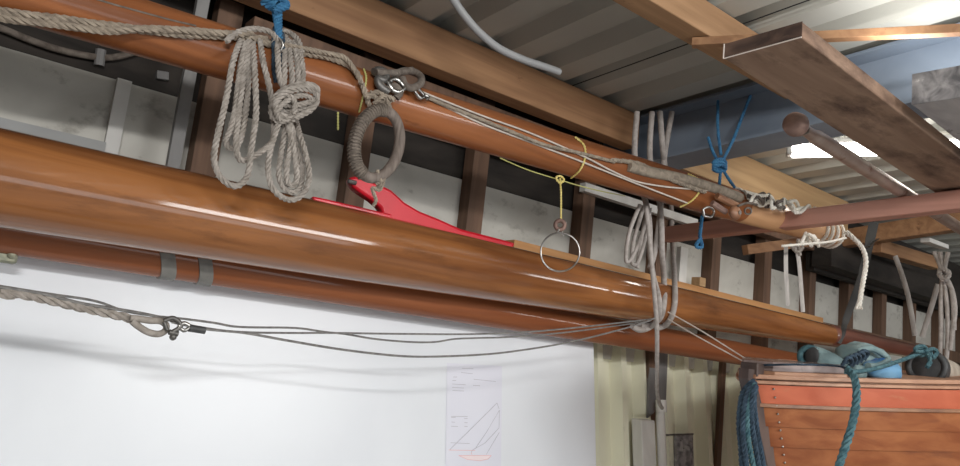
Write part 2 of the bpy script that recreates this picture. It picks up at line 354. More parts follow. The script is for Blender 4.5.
# weathered grey beam next to it
t2 = armz(.75) + .045
g0 = at(912, 105, Z=t2 - ZR); g0.y -= .0
gk = thing('weathered_beam', 'grey weathered timber with a rough chipped end at the right edge', 'plank', g0)
exg = V((1, .03, 0)).normalized() * 2.6; wg = V((0.02, -.25, 0)); thg = V((0, 0, .095))
MB().hexa([g0, g0 + exg, g0 + exg + wg, g0 + wg], [g0 + thg, g0 + exg + thg, g0 + exg + wg + thg, g0 + wg + thg]).build('board', 'weathered', gk, bevel=.004)
eg = exg.normalized() * .003
MB().hexa([g0 - eg, g0, g0 + wg, g0 + wg - eg], [g0 + thg - eg, g0 + thg, g0 + wg + thg, g0 + wg + thg - eg]).build('end_grain', 'weathered_end', gk)
# steel pole with a knob
pc = at(918, 203, X=AX); pr_ = .027
zp = armz(pc.y) + .04 + pr_
e0 = at(795, 124, Z=zp - ZR); e1 = at(960, 228.5, Z=zp - ZR); dp = (e1 - e0).normalized()
pole = thing('steel_pole', 'brown metal pole with a round knob on its end, lying on the rack arm', 'pole', e0)
MB().tube([e0 + dp * .05, e0 + dp * .10, e0 + dp * .14, e0 + dp * .17, e0 + dp * 3.2], [.022, .019, .022, pr_, pr_], 20).build('shaft', 'pipe_metal', pole)
MB().tube([e0 - dp * .03, e0 - dp * .026, e0 - dp * .012, e0 + dp * .012, e0 + dp * .028, e0 + dp * .05], [.012, .027, .038, .041, .036, .022], 24).build('knob', 'rust', pole)
MB().tube([e0 + dp * .05, e0 + dp * .058], .026, 20).build('collar', 'steel', pole)
# fluorescent lamp beyond the beam
l0, l1 = at(786, 150.5, Z=1.215), at(880, 148, Z=1.235); dl = (l1 - l0).normalized(); l1 = l0 + dl * 1.2
lf = thing('fluorescent_light', 'lit white fluorescent light under the roof beyond the blue beam', 'light', l0)
MB().bar(l0 + V((0, 0, .035)), l1 + V((0, 0, .035)), .06, .035).build('housing', 'white_paint', lf, bevel=.004)
for q_ in (.25, .85): MB().box(l0.x + dl.x * q_ - .012, l0.x + dl.x * q_ + .012, l0.y + dl.y * q_ - .012, l0.y + dl.y * q_ + .012, l0.z + dl.z * q_ + .04, roofz(l0.y + dl.y * q_)).build('hanger', 'white_paint', lf)
MB().tube([l0 + dl * .03, l1 - dl * .03], .04, 16).build('tube', 'lamp', lf)
MB().bar(l0, l0 + dl * .03, .07, .06).build('end_cap', 'white_paint', lf, bevel=.006); MB().bar(l1 - dl * .03, l1, .07, .06).build('end_cap', 'white_paint', lf, bevel=.006)
# curved conduit
P = [(440, -24), (455, 2), (468, 20), (482, 35), (500, 49), (524, 60), (545, 67), (559, 72)]
PC = [at(a, b_, Y=1.95 + .002 * i) for i, (a, b_) in enumerate(P)]; PC = [V((PC[0].x - .02, 1.95, roofz(1.95) - .004))] + PC
tag(stube(PC, .0145, 16).build('conduit', 'conduit'), 'bent grey plastic conduit ending in mid air below the roof', 'pipe')

# ================================================================ SPARS
mA, mB = at(0, 178, Y=2.15), at(830, 335.5, Y=2.15)
dm = (mB - mA).normalized(); L1 = (mB - mA).length
MAST = Spar(mA - dm * 1.2, mB + dm * 2, [(0, .126), (1.2, .1235), (1.2 + 1.0, .119), (1.2 + 2.3, .102), (1.2 + 3.3, .084), (1.2 + L1, .066), (1.2 + L1 + 1.0, .052)])
ms = thing('mast', 'largest varnished orange-brown wooden mast stored along the wall', 'mast', MAST.A)
prof = [(0, .1)] + [(u / 10, MAST.r(u / 10)) for u in range(0, int((1.2 + L1 + .1) * 10))]
lathe(MAST.A, MAST.B, prof, 64).build('spar', 'varnish', ms)
u1 = prof[-1][0]
lathe(MAST.A, MAST.B, [(u1 - .003, MAST.r(u1) - .002)] + [(u1 + k * .1, MAST.r(u1 + k * .1)) for k in range(0, 18)], 48).build('mast_tip', 'mast_tip', ms)['label'] = 'dark reddish tip of the mast'
lA, lB = at(100, 249, Y=2.34), at(735, 353, Y=2.34); lA.z = ZR + .181; lB.z = ZR + .136
dl2 = (lB - lA).normalized()
LOW = Spar(lA - dl2 * 1.6, lB + dl2 * 2, [(0, .073), (6, .073)])
lw = thing('spar', 'thinner reddish varnished spar under the largest mast, with two grey bands', 'spar', LOW.A)
lathe(LOW.A, LOW.B, [(0, .06), (.01, .073), (1.6 + (lB - lA).length + 1.6, .062)], 48).build('pole', 'varnish_red', lw)
for a, b_ in ((162, 174), (203, 215)):
    ua = (LOW.on(a, 275, 0) - LOW.A).dot(LOW.d); ub = (LOW.on(b_, 280, 0) - LOW.A).dot(LOW.d)
    bd = MB().tube([LOW.pt(ua), LOW.pt(ub)], .0745, 48)
    for p in bd.v: p += LOW.d * (-.055 * (p.z - LOW.pt(ua).z + .073) / .146)
    bd.build('tape_band', 'tape', lw)['label'] = 'grey tape band'
fb = LOW.on(2, 258, .005)
fit = thing('metal_fitting', 'small corroded greenish fitting on the left end of the lower spar', 'fitting', fb)
MB().box(fb.x - .06, fb.x + .035, fb.y - .012, fb.y + .03, fb.z - .012, fb.z + .022).build('body', 'brass', fit, bevel=.006)
MB().ball(fb + V((.02, -.015, .012)), .012).build('bolt', 'brass', fit); MB().ball(fb + V((-.03, -.012, -.004)), .01).build('bolt', 'brass', fit)
# boom
bA, bB = at(145, 29, Y=2.02), at(687, 191, Y=1.86)
db = (bB - bA).normalized(); L2 = (bB - bA).length
BOOM = Spar(bA - db * 1.4, bB + db * 1.6, [(0, .074), (1.4, .0745), (1.4 + L2, .0765), (1.4 + L2 + .9, .062)])
bo = thing('boom', 'varnished wooden boom slung under the roof above the largest mast', 'boom', BOOM.A)
uend = (at(843, 239, Y=1.72) - BOOM.A).dot(BOOM.d)
prof = [(0, .07)] + [(u / 10 + .01, BOOM.r(u / 10)) for u in range(0, int(uend * 10))] + [(uend, BOOM.r(uend) * .97), (uend + .012, BOOM.r(uend) * .8)]
lathe(BOOM.A, BOOM.B, prof, 48).build('spar', 'varnish_boom', bo)
ue = (BOOM.on(752, 209, 0) - BOOM.A).dot(BOOM.d)
lathe(BOOM.A, BOOM.B, [(ue, BOOM.r(ue)), (ue + .004, BOOM.r(ue) + .0015), ((ue + uend) / 2, BOOM.r((ue + uend) / 2) + .0015), (uend + .002, BOOM.r(uend) + .0005), (uend + .015, BOOM.r(uend) * .8)], 40).build('boom_end', 'varnish_pale', bo)['label'] = 'paler end of the boom'  # paler varnish over the last stretch of the boom
MB().tube([BOOM.on(x, y, .002) for x, y in ((0, -30), (60, -12), (115, 5), (170, 20), (196, 26))], .003, 6).build('seam_cord', 'rope_dark', bo)
# canvas sleeve on the far part of the boom
u0 = (at(672, 186, Y=1.87) - BOOM.A).dot(BOOM.d)

# ================================================================ WHITEBOARD AND PAPER
WY = 2.435
def wb(px, py, off=.0): return lean(px, py, WY, KL, off)
xr = wb(594.5, 380).x
zt, zb_ = ZR + .2, .02
y_ = lambda z, o: WY + KL * (z - ZR) + o
tag(MB().hexa([(-2.2, y_(zb_, 0), zb_), (xr, y_(zb_, 0), zb_), (xr, y_(zb_, .02), zb_), (-2.2, y_(zb_, .02), zb_)], [(-2.2, y_(zt, 0), zt), (xr, y_(zt, 0), zt), (xr, y_(zt, .02), zt), (-2.2, y_(zt, .02), zt)]).build('whiteboard', 'board', bevel=.003),
    'large plain white board covering the lower wall under the spars', 'board')
def quad(p4, off=.002): return [wb(x, y, off) for x, y in p4]
pp = thing('paper_sheet', 'pinned paper sheet with a faint sailing boat drawing on the white board', 'paper', wb(473, 480, .002))
c4 = quad([(447, 363), (502, 366), (501, 486), (445, 484)]); bk = quad([(447, 363), (502, 366), (501, 486), (445, 484)], .0005)
MB().hexa(bk, c4).build('sheet', 'paper', pp)
def ln(P, m, w=.0016, name='drawn_line'): MB().tube([wb(400 + x / 4, 350 + y / 4, .0028) for x, y in P], w, 4, flat=.4).build(name, m, pp)
dk = MB(); 
def add_lines(L, w): 
    mb = MB()
    for P in L: mb.tube([wb(400 + x / 4, 350 + y / 4, .0026) for x, y in P], w, 4)
    return mb
add_lines([[(200, 398), (300, 300), (388, 212)], [(388, 212), (396, 235)], [(300, 396), (345, 330), (398, 240)], [(285, 410), (290, 400), (340, 372), (396, 312)], [(345, 418), (370, 375), (397, 330)], [(398, 240), (396, 312)]], .0011).build('sail_drawing', 'ink', pp)
add_lines([[(195, 400), (300, 402)], [(235, 422), (365, 422)], [(235, 422), (270, 438), (320, 443), (352, 436), (365, 422)], [(285, 410), (288, 418)]], .0013).build('hull_drawing', 'ink_red', pp)
hf = MB(); P = [wb(400 + x / 4, 350 + y / 4, .0024) for x, y in ((237, 423), (363, 423), (350, 435), (320, 441), (270, 437))]
hf.add(P, [(0, 1, 2, 3, 4)]).build('hull_fill', 'ink_fill', pp)
for q in [[(248, 73), (293, 75)], [(245, 90), (290, 95)], [(213, 108), (228, 108)], [(295, 117), (383, 126)], [(210, 122), (224, 122)], [(209, 136), (262, 139)], [(292, 141), (320, 143)], [(209, 150), (255, 152)], [(210, 162), (255, 164)],
           [(205, 266), (270, 266)], [(205, 270), (222, 270)], [(257, 274), (270, 274)], [(206, 288), (220, 289)], [(258, 290), (270, 291)], [(205, 305), (232, 306)], [(258, 306), (270, 306)], [(203, 371), (278, 374)]]: add_lines([q], .0012).build('printed_line', 'ink', pp)

# ================================================================ ROPES ON THE BOOM
RG = .0088
def onb(L, ex=.012): return [BOOM.on(a, b_, ex) for a, b_ in L]
tag(MB().rope(onb([(-60, -8), (-20, 4), (0, 11), (60, 19), (120, 27), (180, 34), (240, 37), (268, 40)], .013), .0115).build('laid_rope', 'rope_old'), 'long thick laid rope along the boom, the upper of two at left', 'rope')
tag(MB().rope(onb([(-60, 2), (-20, 12), (0, 18), (60, 25), (105, 31), (140, 29), (180, 30), (235, 34), (252, 32)], .028), .0105).build('laid_rope', 'rope_old'), 'second laid rope twisted with the first, lower one at the far left', 'rope')
tag(MB().rope(onb([(262, 42), (300, 52), (330, 58), (350, 66), (360, 78)], .014), .0105).build('laid_rope', 'rope_old'), 'short laid rope on the boom between the knotted hank and the leather ring', 'rope')
tag(MB().rope(onb([(283, 45), (305, 49), (330, 54), (345, 58), (356, 72), (362, 84)], .03), .0085).build('laid_rope', 'rope_old'), 'thinner rope end curling over the boom just left of the leather ring', 'rope')
# left hank: five bights
HY = 1.885
hk = thing('rope_hank', 'loose grey rope coil hanging over the boom, left one without a knot', 'rope coil', at(240, 187, Y=HY))
def bight(mb, L, Y, r=RG):
    top0, top1 = BOOM.on(L[0][0], L[0][1], .016), BOOM.on(L[-1][0], L[-1][1], .016)
    m = len(L) - 1
    P = [top0] + [at(a, b_, Y=Y + .008 * math.sin(i * 1.7)) for i, (a, b_) in enumerate(L) if 0 < i < m] + [top1]
    mb.rope(P, r)
LH = [([(241, 40), (233, 62), (226, 100), (217, 138), (214, 158), (219, 175), (230, 185), (240, 185), (248, 174), (251, 150), (256, 115), (255, 75), (253, 42)], 1.86),
      ([(246, 42), (240, 70), (236, 105), (231, 128), (226, 140), (229, 148), (237, 146), (243, 130), (247, 100), (249, 70), (250, 42)], 1.885),
      ([(249, 40), (243, 80), (238, 120), (236, 145), (240, 160), (250, 158), (262, 151), (272, 142), (274, 125), (271, 95), (264, 65), (260, 40)], 1.875)]
for L, Y in LH:
    mb = MB(); bight(mb, L, Y); mb.build('bight', 'rope', hk)
# top turns round the boom
mb = MB(); mb.rope(onb([(226, 42), (236, 33), (252, 29), (268, 31), (276, 38), (282, 52)], .036), RG); mb.build('turn', 'rope', hk)
# right hank with gasket knot
hr = thing('rope_hank', 'grey rope hank tied with a round knot of wraps, right one on the boom', 'rope coil', at(289, 200, Y=HY))
RHK = [([(286, 36), (285, 60), (284, 85), (281, 115), (273, 140), (268, 165), (271, 185), (280, 196), (291, 200), (302, 195), (309, 180), (307, 160), (300, 135), (293, 110)], 1.865),
       ([(283, 108), (285, 130), (281, 155), (279, 175), (285, 189), (294, 192), (301, 185), (302, 168), (296, 145), (290, 120)], 1.88),
       ([(288, 110), (291, 140), (287, 165), (287, 180), (292, 186), (297, 178), (294, 150), (288, 125), (286, 108)], 1.865),
       ([(275, 46), (275, 65), (277, 85), (283, 100)], 1.87)]
mb = MB(); bight(mb, RHK[0][0], RHK[0][1]); mb.build('bight', 'rope', hr)
for L, Y in RHK[1:3]:
    mb = MB(); mb.rope([at(a, b_, Y=Y + .006 * math.sin(i)) for i, (a, b_) in enumerate(L)], RG); mb.build('bight', 'rope', hr)
for k, L in enumerate(([(276, 36), (278, 55), (279, 75), (284, 90)], [(289, 40), (291, 62), (292, 80), (291, 92)], [(294, 42), (297, 60), (298, 78), (297, 92)], [(299, 46), (302, 62), (303, 78), (300, 92)])):
    mb = MB(); mb.rope([BOOM.on(*L[0], .018)] + [at(a, b_, Y=1.862) for a, b_ in L[1:]], RG); mb.build('standing_part', 'rope', hr)
mb = MB(); mb.rope(onb([(274, 44), (278, 33), (288, 32), (298, 40), (302, 52)], .03), RG); mb.build('turn', 'rope', hr)
wr = MB()
C = at(296, 101, Y=1.85); rt = V((1, -.35, .05)).normalized(); upz = V((.12, 0, 1)).normalized()
for k, (cx, cy, rx, ry, ang, yy) in enumerate(((295, 98, 24, 12, -.35, 1.84), (296, 103, 22, 13, -.30, 1.83), (294, 108, 19, 10, -.5, 1.84), (298, 96, 20, 9, -.2, 1.825), (283, 108, 11, 14, .6, 1.835))):
    P = []
    for i in range(14):
        a = 2 * math.pi * i / 14; dx, dy = rx * math.cos(a), ry * math.sin(a)
        P.append(at(cx + dx * math.cos(ang) - dy * math.sin(ang), cy + dx * math.sin(ang) + dy * math.cos(ang), Y=yy + .02 * math.sin(a)))
    wr.rope(P, RG, closed=True)
wr.build('gasket_knot', 'rope', hr)

# blue lanyards
bl = thing('rope_lanyard', 'bright blue rope lanyard holding up the boom at top left, between the hanks', 'rope', at(277, 60, Y=1.95))
mb = MB()
for dx, k in ((-4, 0), (0, 1), (4, 2)):
    mb.rope([at(272 + dx, -35, Y=2.05), at(276 + dx, 0, Y=1.98), at(278 + dx * .5, 22, Y=1.93), at(279 + dx * .3, 40, Y=1.9)], .0075)
mb.build('fall', 'rope_blue', bl)
mb = MB(); 
for k in range(4): mb.rope([BOOM.on(275 + k * 2, 28, .012), BOOM.on(274 + k * 3, 42, .03), BOOM.on(274 + k * 2.6, 56, .022), BOOM.on(274 + k * 2.5, 70, .012), BOOM.on(276 + k * 2, 82, .01)], .0075)
mb.build('hitch', 'rope_navy', bl)
mb = MB(); 
for k in range(3): mb.rope([at(262 + 4 * k, 4 + 3 * k, Y=1.96), at(272 + 3 * k, -3, Y=1.93), at(284 + 2 * k, 2 + 2 * k, Y=1.94), at(276 - k, 9 + k, Y=1.93)], .009)
mb.build('knot', 'rope_blue', bl)
MB().tube(smooth([at(279, 38, Y=1.875), at(283, 44, Y=1.87), at(281, 50, Y=1.875)]), .004, 8).build('clip', 'steel', bl)
b2 = thing('rope_lanyard', 'blue rope lanyard knotted between the steel beam and the boom end', 'rope', at(722, 186, Y=1.82))
mb = MB()
mb.rope([at(752, 92, Y=1.80), at(744, 112, Y=1.78), at(734, 138, Y=1.78), at(723, 160, Y=1.80), at(719, 166, Y=1.80)], .0075)
mb.rope([at(718, 101, Y=1.92), at(718, 130, Y=1.84), at(721, 155, Y=1.80)], .0075)
mb.rope([at(708, 137, Y=1.84), at(713, 152, Y=1.82), at(720, 166, Y=1.80), at(720, 178, Y=1.80), at(719, 186, Y=1.80)], .0075)
mb.rope([at(721, 166, Y=1.80), at(728, 178, Y=1.79), at(735, 188, Y=1.78)], .0075)
mb.build('strand', 'rope_blue', b2)
mb = MB()
for k in range(3): mb.rope([at(713, 163 + 3 * k, Y=1.79), at(720, 159 + 3 * k, Y=1.775), at(726, 163 + 3 * k, Y=1.79), at(719, 168 + 2 * k, Y=1.80)], .008, closed=True)
mb.build('knot', 'rope_blue', b2)
tag(MB().rope([at(702, 216, Y=1.9), at(701, 225, Y=1.93), at(700, 236, Y=1.95), at(702, 247, Y=1.95), at(696, 246, Y=1.95), at(701, 238, Y=1.95)], .009).build('rope_end', 'rope_blue'), 'small blue rope tail hanging below the boom by the reddish arm', 'rope')

# lashing cords
def cordloop(px0, py0, px1, py1, mname, name, label, r=.004, bulge=8):
    mx, my = (px0 + px1) / 2 + bulge, (py0 + py1) / 2
    P = onb([(px0, py0), (px0 + bulge * .75, py0 + (py1 - py0) * .2), (mx, my), (px1 + bulge * .75, py1 - (py1 - py0) * .2), (px1, py1)], .006)
    return tag(MB().rope(P, r, strands=2).build(name, mname), label, 'cord')
cordloop(575, 137, 571, 178, 'cord_yellow', 'lashing_cord', 'yellow cord looped round the middle of the boom', .0045, 12)
cordloop(688, 174, 680, 207, 'cord_yellow', 'lashing_cord', 'pale yellow cord looped round the boom nearest the steel beam', .0045, 16)
cordloop(364, 69, 359, 112, 'cord_lime', 'lashing_cord', 'bright lime cord beside the leather ring', .0035, 3)
tag(MB().rope([at(338, 112, Y=1.95), at(338, 120, Y=1.95), at(338, 130, Y=1.95)], .0035, strands=2).build('lashing_cord', 'cord_lime'), 'short lime cord end hanging under the boom left of the leather ring', 'cord')
tag(MB().rope([at(500, 158, Y=1.93), at(528, 170, Y=1.9), at(560, 180, Y=1.88), at(580, 186, Y=1.9), at(600, 191, Y=1.93), at(625, 196, Y=1.98)], .0026, strands=2).build('lashing_cord', 'cord_lime'), 'thin yellow-green cord strung under the boom', 'cord')
# ring on a yellow cord
rg = thing('steel_ring', 'plain steel ring hanging on a yellow cord in front of the largest mast', 'ring', at(560, 273, Y=1.9))
RY = 1.9
rc = at(560, 252, Y=RY); R = (at(579.5, 252, Y=RY) - at(540.5, 252, Y=RY)).length / 2 * .82
vdir = (EYE - rc); vdir = V((vdir.x * .9, vdir.y, .1)).normalized(); vd = (EYE - rc).normalized()
R = 19.3 * (rc - EYE).dot(fwd) / FPX
ring(rc, vd + V((-.1, 0, .05)), R, .0034, 56, 10).build('hoop', 'steel', rg)
MB().rope([at(560, 178, Y=1.86), at(561, 195, Y=1.88), at(561, 212, Y=1.89), at(561, 222, Y=1.9)], .004, strands=2).build('cord', 'cord_yellow', rg)
ring(at(560, 225, Y=1.9), vd, .017, .008, 24, 8).build('swivel', 'rust', rg)
mb = MB(); mb.tube(smooth([at(557, 232, Y=1.9), at(561, 228, Y=1.9), at(563, 236, Y=1.9)]), .004, 8); mb.build('shackle', 'steel', rg)
MB().rope([at(556, 178, Y=1.865), at(560, 176, Y=1.855), at(564, 180, Y=1.86), at(560, 183, Y=1.86)], .0045, closed=True, strands=2).build('knot', 'cord_yellow', rg)

# leather-wrapped ring
LY = 1.84
lg = thing('leather_ring', 'oval leather-wrapped hoop hanging below the boom above the red fin', 'hoop', at(377, 186, Y=LY))
C = at(377, 144, Y=LY); k = (C - EYE).dot(fwd) / FPX
rtv = (V((rgt.x, rgt.y, rgt.z)) * 1).normalized(); upw = V((0, 0, 1))
n = 64; P = []
for i in range(n):
    a = 2 * math.pi * i / n; dx, dy = 22.5 * math.cos(a), 34 * math.sin(a); dx, dy = dx + .12 * dy, dy
    P.append(at(377 + dx, 144 - dy, Y=LY + .03 * math.sin(a) * .5))
mb = MB(); mb.tube(P, .0165, 14, closed=True); mb.build('core', 'leather', lg)
mb = MB()                                  # close wraps of twine on the left and top
for i in range(14, 44):
    a = 2 * math.pi * (i + .0) / n
    for h in (0, ):
        j = i + h; a = 2 * math.pi * j / n; dx, dy = 22.5 * math.cos(a), 34 * math.sin(a); dx += .12 * dy
        c = at(377 + dx, 144 - dy, Y=LY + .015 * math.sin(a)); a2 = a + .02; dx2, dy2 = 22.5 * math.cos(a2), 34 * math.sin(a2); dx2 += .12 * dy2
        c2 = at(377 + dx2, 144 - dy2, Y=LY + .015 * math.sin(a2)); tn = (c2 - c).normalized(); o1 = tn.orthogonal().normalized(); o2 = tn.cross(o1)
        mb.tube([c + (o1 * math.cos(2 * math.pi * q / 12) + o2 * math.sin(2 * math.pi * q / 12)) * .0172 for q in range(14)], .0040, 6, closed=True)
mb.build('twine_wrap', 'twine', lg)
mb = MB(); mb.rope([at(372, 176, Y=1.835), at(378, 184, Y=1.82), at(384, 178, Y=1.82), at(380, 190, Y=1.83), at(372, 188, Y=1.83), at(376, 200, Y=1.84), at(373, 206, Y=1.85)], .006); mb.rope([at(377, 170, Y=1.82), at(381, 182, Y=1.815), at(377, 188, Y=1.83)], .006); mb.build('lashing', 'rope_old', lg)
# shackle tackle at the ring
tk = thing('shackle_tackle', 'knotted rope and shackles tying the leather hoop to the boom', 'tackle', at(385, 110, Y=1.84))
mb = MB(); mb.rope(onb([(362, 84), (366, 96), (370, 106), (376, 110)], .02), .009); mb.rope(onb([(370, 92), (378, 100), (388, 102), (392, 96)], .025), .009); mb.rope(onb([(366, 98), (378, 92), (386, 100), (390, 110)], .03), .009)
mb.rope(onb([(374, 104), (384, 96), (394, 100)], .035), .008); mb.build('lashing', 'rope_old', tk)
mb = MB(); mb.tube(smooth(onb([(374, 72), (380, 70), (386, 74), (384, 80), (378, 79), (380, 86), (388, 92)], .03)), .0125, 10); mb.build('hook', 'steel_dark', tk)
mb = MB(); mb.tube(smooth(onb([(396, 74), (404, 71), (414, 72), (421, 77), (420, 84), (412, 88), (405, 85), (402, 78)], .035)), .012, 10); mb.build('strop', 'rope_dark', tk)
mb = MB(); mb.tube(smooth(onb([(388, 82), (394, 79), (400, 82), (404, 88), (398, 92), (392, 90)], .035)), .0085, 10, closed=True); mb.build('shackle', 'steel', tk)
mb = MB(); mb.tube(smooth(onb([(376, 72), (390, 73), (402, 72), (412, 70)], .035)), .011, 10); mb.tube(smooth(onb([(380, 84), (386, 90), (394, 86), (400, 92), (396, 98)], .03)), .0115, 10); mb.build('strap_end', 'rope_dark', tk)
mb = MB(); mb.tube(smooth(onb([(414, 86), (419, 90), (424, 96), (420, 98), (415, 92)], .03)), .006, 8, closed=True); mb.build('thimble', 'steel', tk)
mb = MB(); mb.tube(smooth(onb([(422, 94), (428, 97), (425, 100)], .025)), .006, 8); mb.build('pin', 'steel', tk)
# wires along boom
tag(MB().rope(onb([(420, 94), (445, 105), (480, 119), (512, 132), (545, 145), (580, 153), (615, 162)], .012), .0075, strands=3, pitch=.022).build('served_cable', 'rope_old'), 'twine-served wire cable along the top of the boom right of the leather hoop', 'cable')
tag(MB().rope(onb([(612, 160), (640, 164), (665, 177), (690, 187), (705, 192)], .012), .010, strands=3, pitch=.03).build('served_cable', 'rope_old'), 'thick twisted cable end on the boom just before the steel beam', 'cable')
tag(stube(onb([(424, 96), (480, 123), (530, 142), (580, 161), (635, 183), (687, 203)], .005), .0035, 6).build('wire_line', 'cord_pale'), 'lower pale thin line running along the boom from the leather hoop', 'cable')
tag(stube(onb([(422, 92), (480, 115), (530, 133), (585, 157), (610, 170), (635, 181), (660, 186), (690, 189), (720, 191)], .008), .0035, 6).build('wire_line', 'cord_pale'), 'upper pale thin line running along the boom past the yellow cords', 'cable')
# canvas-like gathered sail edge on top of the boom near its end
sc = MB(); P = onb([(628, 166), (650, 172), (675, 177), (700, 184), (722, 191), (740, 198)], .004); sc.tube(smooth(P), .022, 12)
tag(sc.build('canvas_roll', 'rope_old'), 'narrow grey-brown rolled canvas on the boom under the steel beam', 'canvas')

# boom end fittings
be = thing('wooden_block', 'brown wooden pulley block hanging at the boom end by the arm', 'block', at(735, 220, Y=1.72))
c = at(735, 213, Y=1.70)
MB().ball(c, .030, 18, 12, (1.1, .7, 1)).build('shell', 'wood_block', be)
MB().tube([c + V((0, -.026, 0)), c + V((0, .026, 0))], .009, 12).build('axle', 'steel', be)
ring(at(748, 211, Y=1.69), vd, .014, .004, 20, 6).build('shackle', 'steel', be)
mb = MB(); mb.rope([at(738, 206, Y=1.70), at(748, 203, Y=1.69), at(757, 205, Y=1.69)], .006); mb.build('strop', 'rope_dark', be)
b3 = thing('shackle', 'galvanised shackle and toggle under the boom, left of the wooden block', 'shackle', at(705, 215, Y=1.75))
mb = MB(); mb.tube(smooth([at(703, 209, Y=1.76), at(709, 207, Y=1.75), at(714, 211, Y=1.75), at(711, 217, Y=1.75), at(704, 216, Y=1.76)]), .005, 8, closed=True); mb.build('bow', 'steel', b3)
mb = MB(); mb.tube([at(712, 203, Y=1.75), at(726, 212, Y=1.73)], .013, 10); mb.build('toggle', 'rust', b3)
mb = MB(); mb.tube([at(717, 196, Y=1.75), at(737, 206, Y=1.72)], .015, 10); mb.build('tongue', 'wood_block', b3)
# sheet / cloth wraps over end
def onbx(L, ex): return [BOOM.on(a, b_, ex) for a, b_ in L]
lashes = thing('rope_lashing', 'white rope turns wound round the pale boom end', 'rope', at(838, 246, Y=1.66))
for xx in (826, 832, 838, 844):
    uu = (BOOM.on(xx - 2, 236, 0) - BOOM.A).dot(BOOM.d); c = BOOM.pt(uu); r = BOOM.r(uu) + .006
    o1 = BOOM.d.orthogonal().normalized(); o2 = BOOM.d.cross(o1)
    mb = MB(); mb.rope([c + (o1 * math.cos(2 * math.pi * q / 20) + o2 * math.sin(2 * math.pi * q / 20)) * r for q in range(20)], .010, closed=True); mb.build('turn', 'rope_white', lashes)
mb = MB(); mb.rope([at(846, 232, Y=1.62), at(853, 238, Y=1.6), at(862, 248, Y=1.6), at(866, 262, Y=1.6), at(863, 282, Y=1.6), at(859, 306, Y=1.6)], .0125); mb.build('tail', 'rope_white', lashes)
mb = MB(); 
for dx in (-3, 0, 3): mb.rope([at(859, 303, Y=1.6), at(859 + dx, 309, Y=1.6)], .006)
mb.build('frayed_end', 'rope_white', lashes)
mb = MB(); mb.rope([at(782, 246, Y=1.66), at(806, 244, Y=1.62), at(828, 242, Y=1.60), at(846, 238, Y=1.6)], .006); mb.build('hitch', 'rope_white', lashes)
# knotty heap of white line on top of the boom end
hp = thing('line_bundle', 'tangled white and dark line heaped on the boom end above the arm', 'rope', at(780, 208, Y=1.72))
random.seed(11)
for (x0, x1, y0, mname, nm) in ((748, 785, 197, 'rope_dark', 'dark_line'), (775, 812, 205, 'rope_white', 'white_line'), (752, 800, 199, 'rope_white', 'white_line'), (800, 815, 240, 'rope_white', 'white_line')):
    for rep in range(2):
        P = []; m = 9
        for i in range(m):
            x = x0 + (x1 - x0) * i / (m - 1); P.append(at(x + random.uniform(-4, 4), y0 + (x - x0) * .22 + random.uniform(-8, 5), Y=1.72 + random.uniform(-.03, .03) - .001 * (x - 750)))
        mb = MB(); mb.rope(P, .0085); mb.build(nm, mname, hp)
cw = MB(); ua, ub = [(BOOM.on(x, y, 0) - BOOM.A).dot(BOOM.d) for x, y in ((746, 207), (770, 212))]
o2 = BOOM.d.cross(V((0, 0, 1))).normalized(); o1 = o2.cross(BOOM.d); nA, nU = 14, 7; vs = []
for lay in (0.003, .010):
    for i in range(nU):
        u = ua + (ub - ua) * i / (nU - 1)
        for k in range(nA):
            a = -.9 + 2.2 * k / (nA - 1) + .12 * math.sin(i * 1.9 + k); vs.append(BOOM.pt(u) + (o1 * math.cos(a) + o2 * math.sin(a)) * (BOOM.r(u) + lay + (.004 * math.sin(k * 1.3 + i) if lay > .005 else 0)))
N0 = nU * nA; fs = []
for i in range(nU - 1):
    for k in range(nA - 1): a = i * nA + k; fs += [(a, a + 1, a + nA + 1, a + nA), (a + N0, a + nA + N0, a + nA + 1 + N0, a + 1 + N0)]
    for k in (0, nA - 1): a = i * nA + k; fs.append((a, a + nA, a + nA + N0, a + N0))
for i in (0, nU - 1):
    for k in range(nA - 1): a = i * nA + k; fs.append((a, a + 1, a + 1 + N0, a + N0))
tag(cw.add(vs, fs).build('canvas_cloth', 'rope_white'), 'white cloth draped over the boom end above the wooden block', 'canvas')
# second timber under boom end and straps from it
tag(MB().bar(at(745, 250, Y=2.0), at(812, 241, Y=1.84), .05, .05).build('support_timber', 'timber', bevel=.003), 'short brown timber under the boom end just below the arm', 'timber')
for i, (L, lab) in enumerate((([(786, 246), (786, 270), (788, 306)], 'left of two grey webbing straps hanging below the boom end'), ([(796, 244), (799, 262), (801, 285), (803, 312)], 'right of two grey webbing straps, bunched at its top, below the boom end'))):
    st = MB(); st.tube(smooth([at(a, b_, Y=1.75) for a, b_ in L]), .012, 8, flat=.3, fdir=(1, -.4, 0)); o = st.build('webbing_strap', 'webbing'); tag(o, lab, 'strap')
tag(MB().rope([at(790, 244, Y=1.7), at(797, 252, Y=1.69), at(803, 246, Y=1.7), at(798, 240, Y=1.7), at(800, 256, Y=1.7)], .009).build('rope_knot', 'rope'), 'grey rope knot at the top of the bunched webbing strap', 'rope')
# s hook
tag(stube([at(858, 239, Y=2.0), at(863, 246, Y=1.995), at(869, 247, Y=1.99), at(874, 242, Y=1.995), at(878, 239, Y=2.0)], .005, 8).build('metal_hook', 'steel'), 'small bright metal hook beside the white rope tail', 'hook')
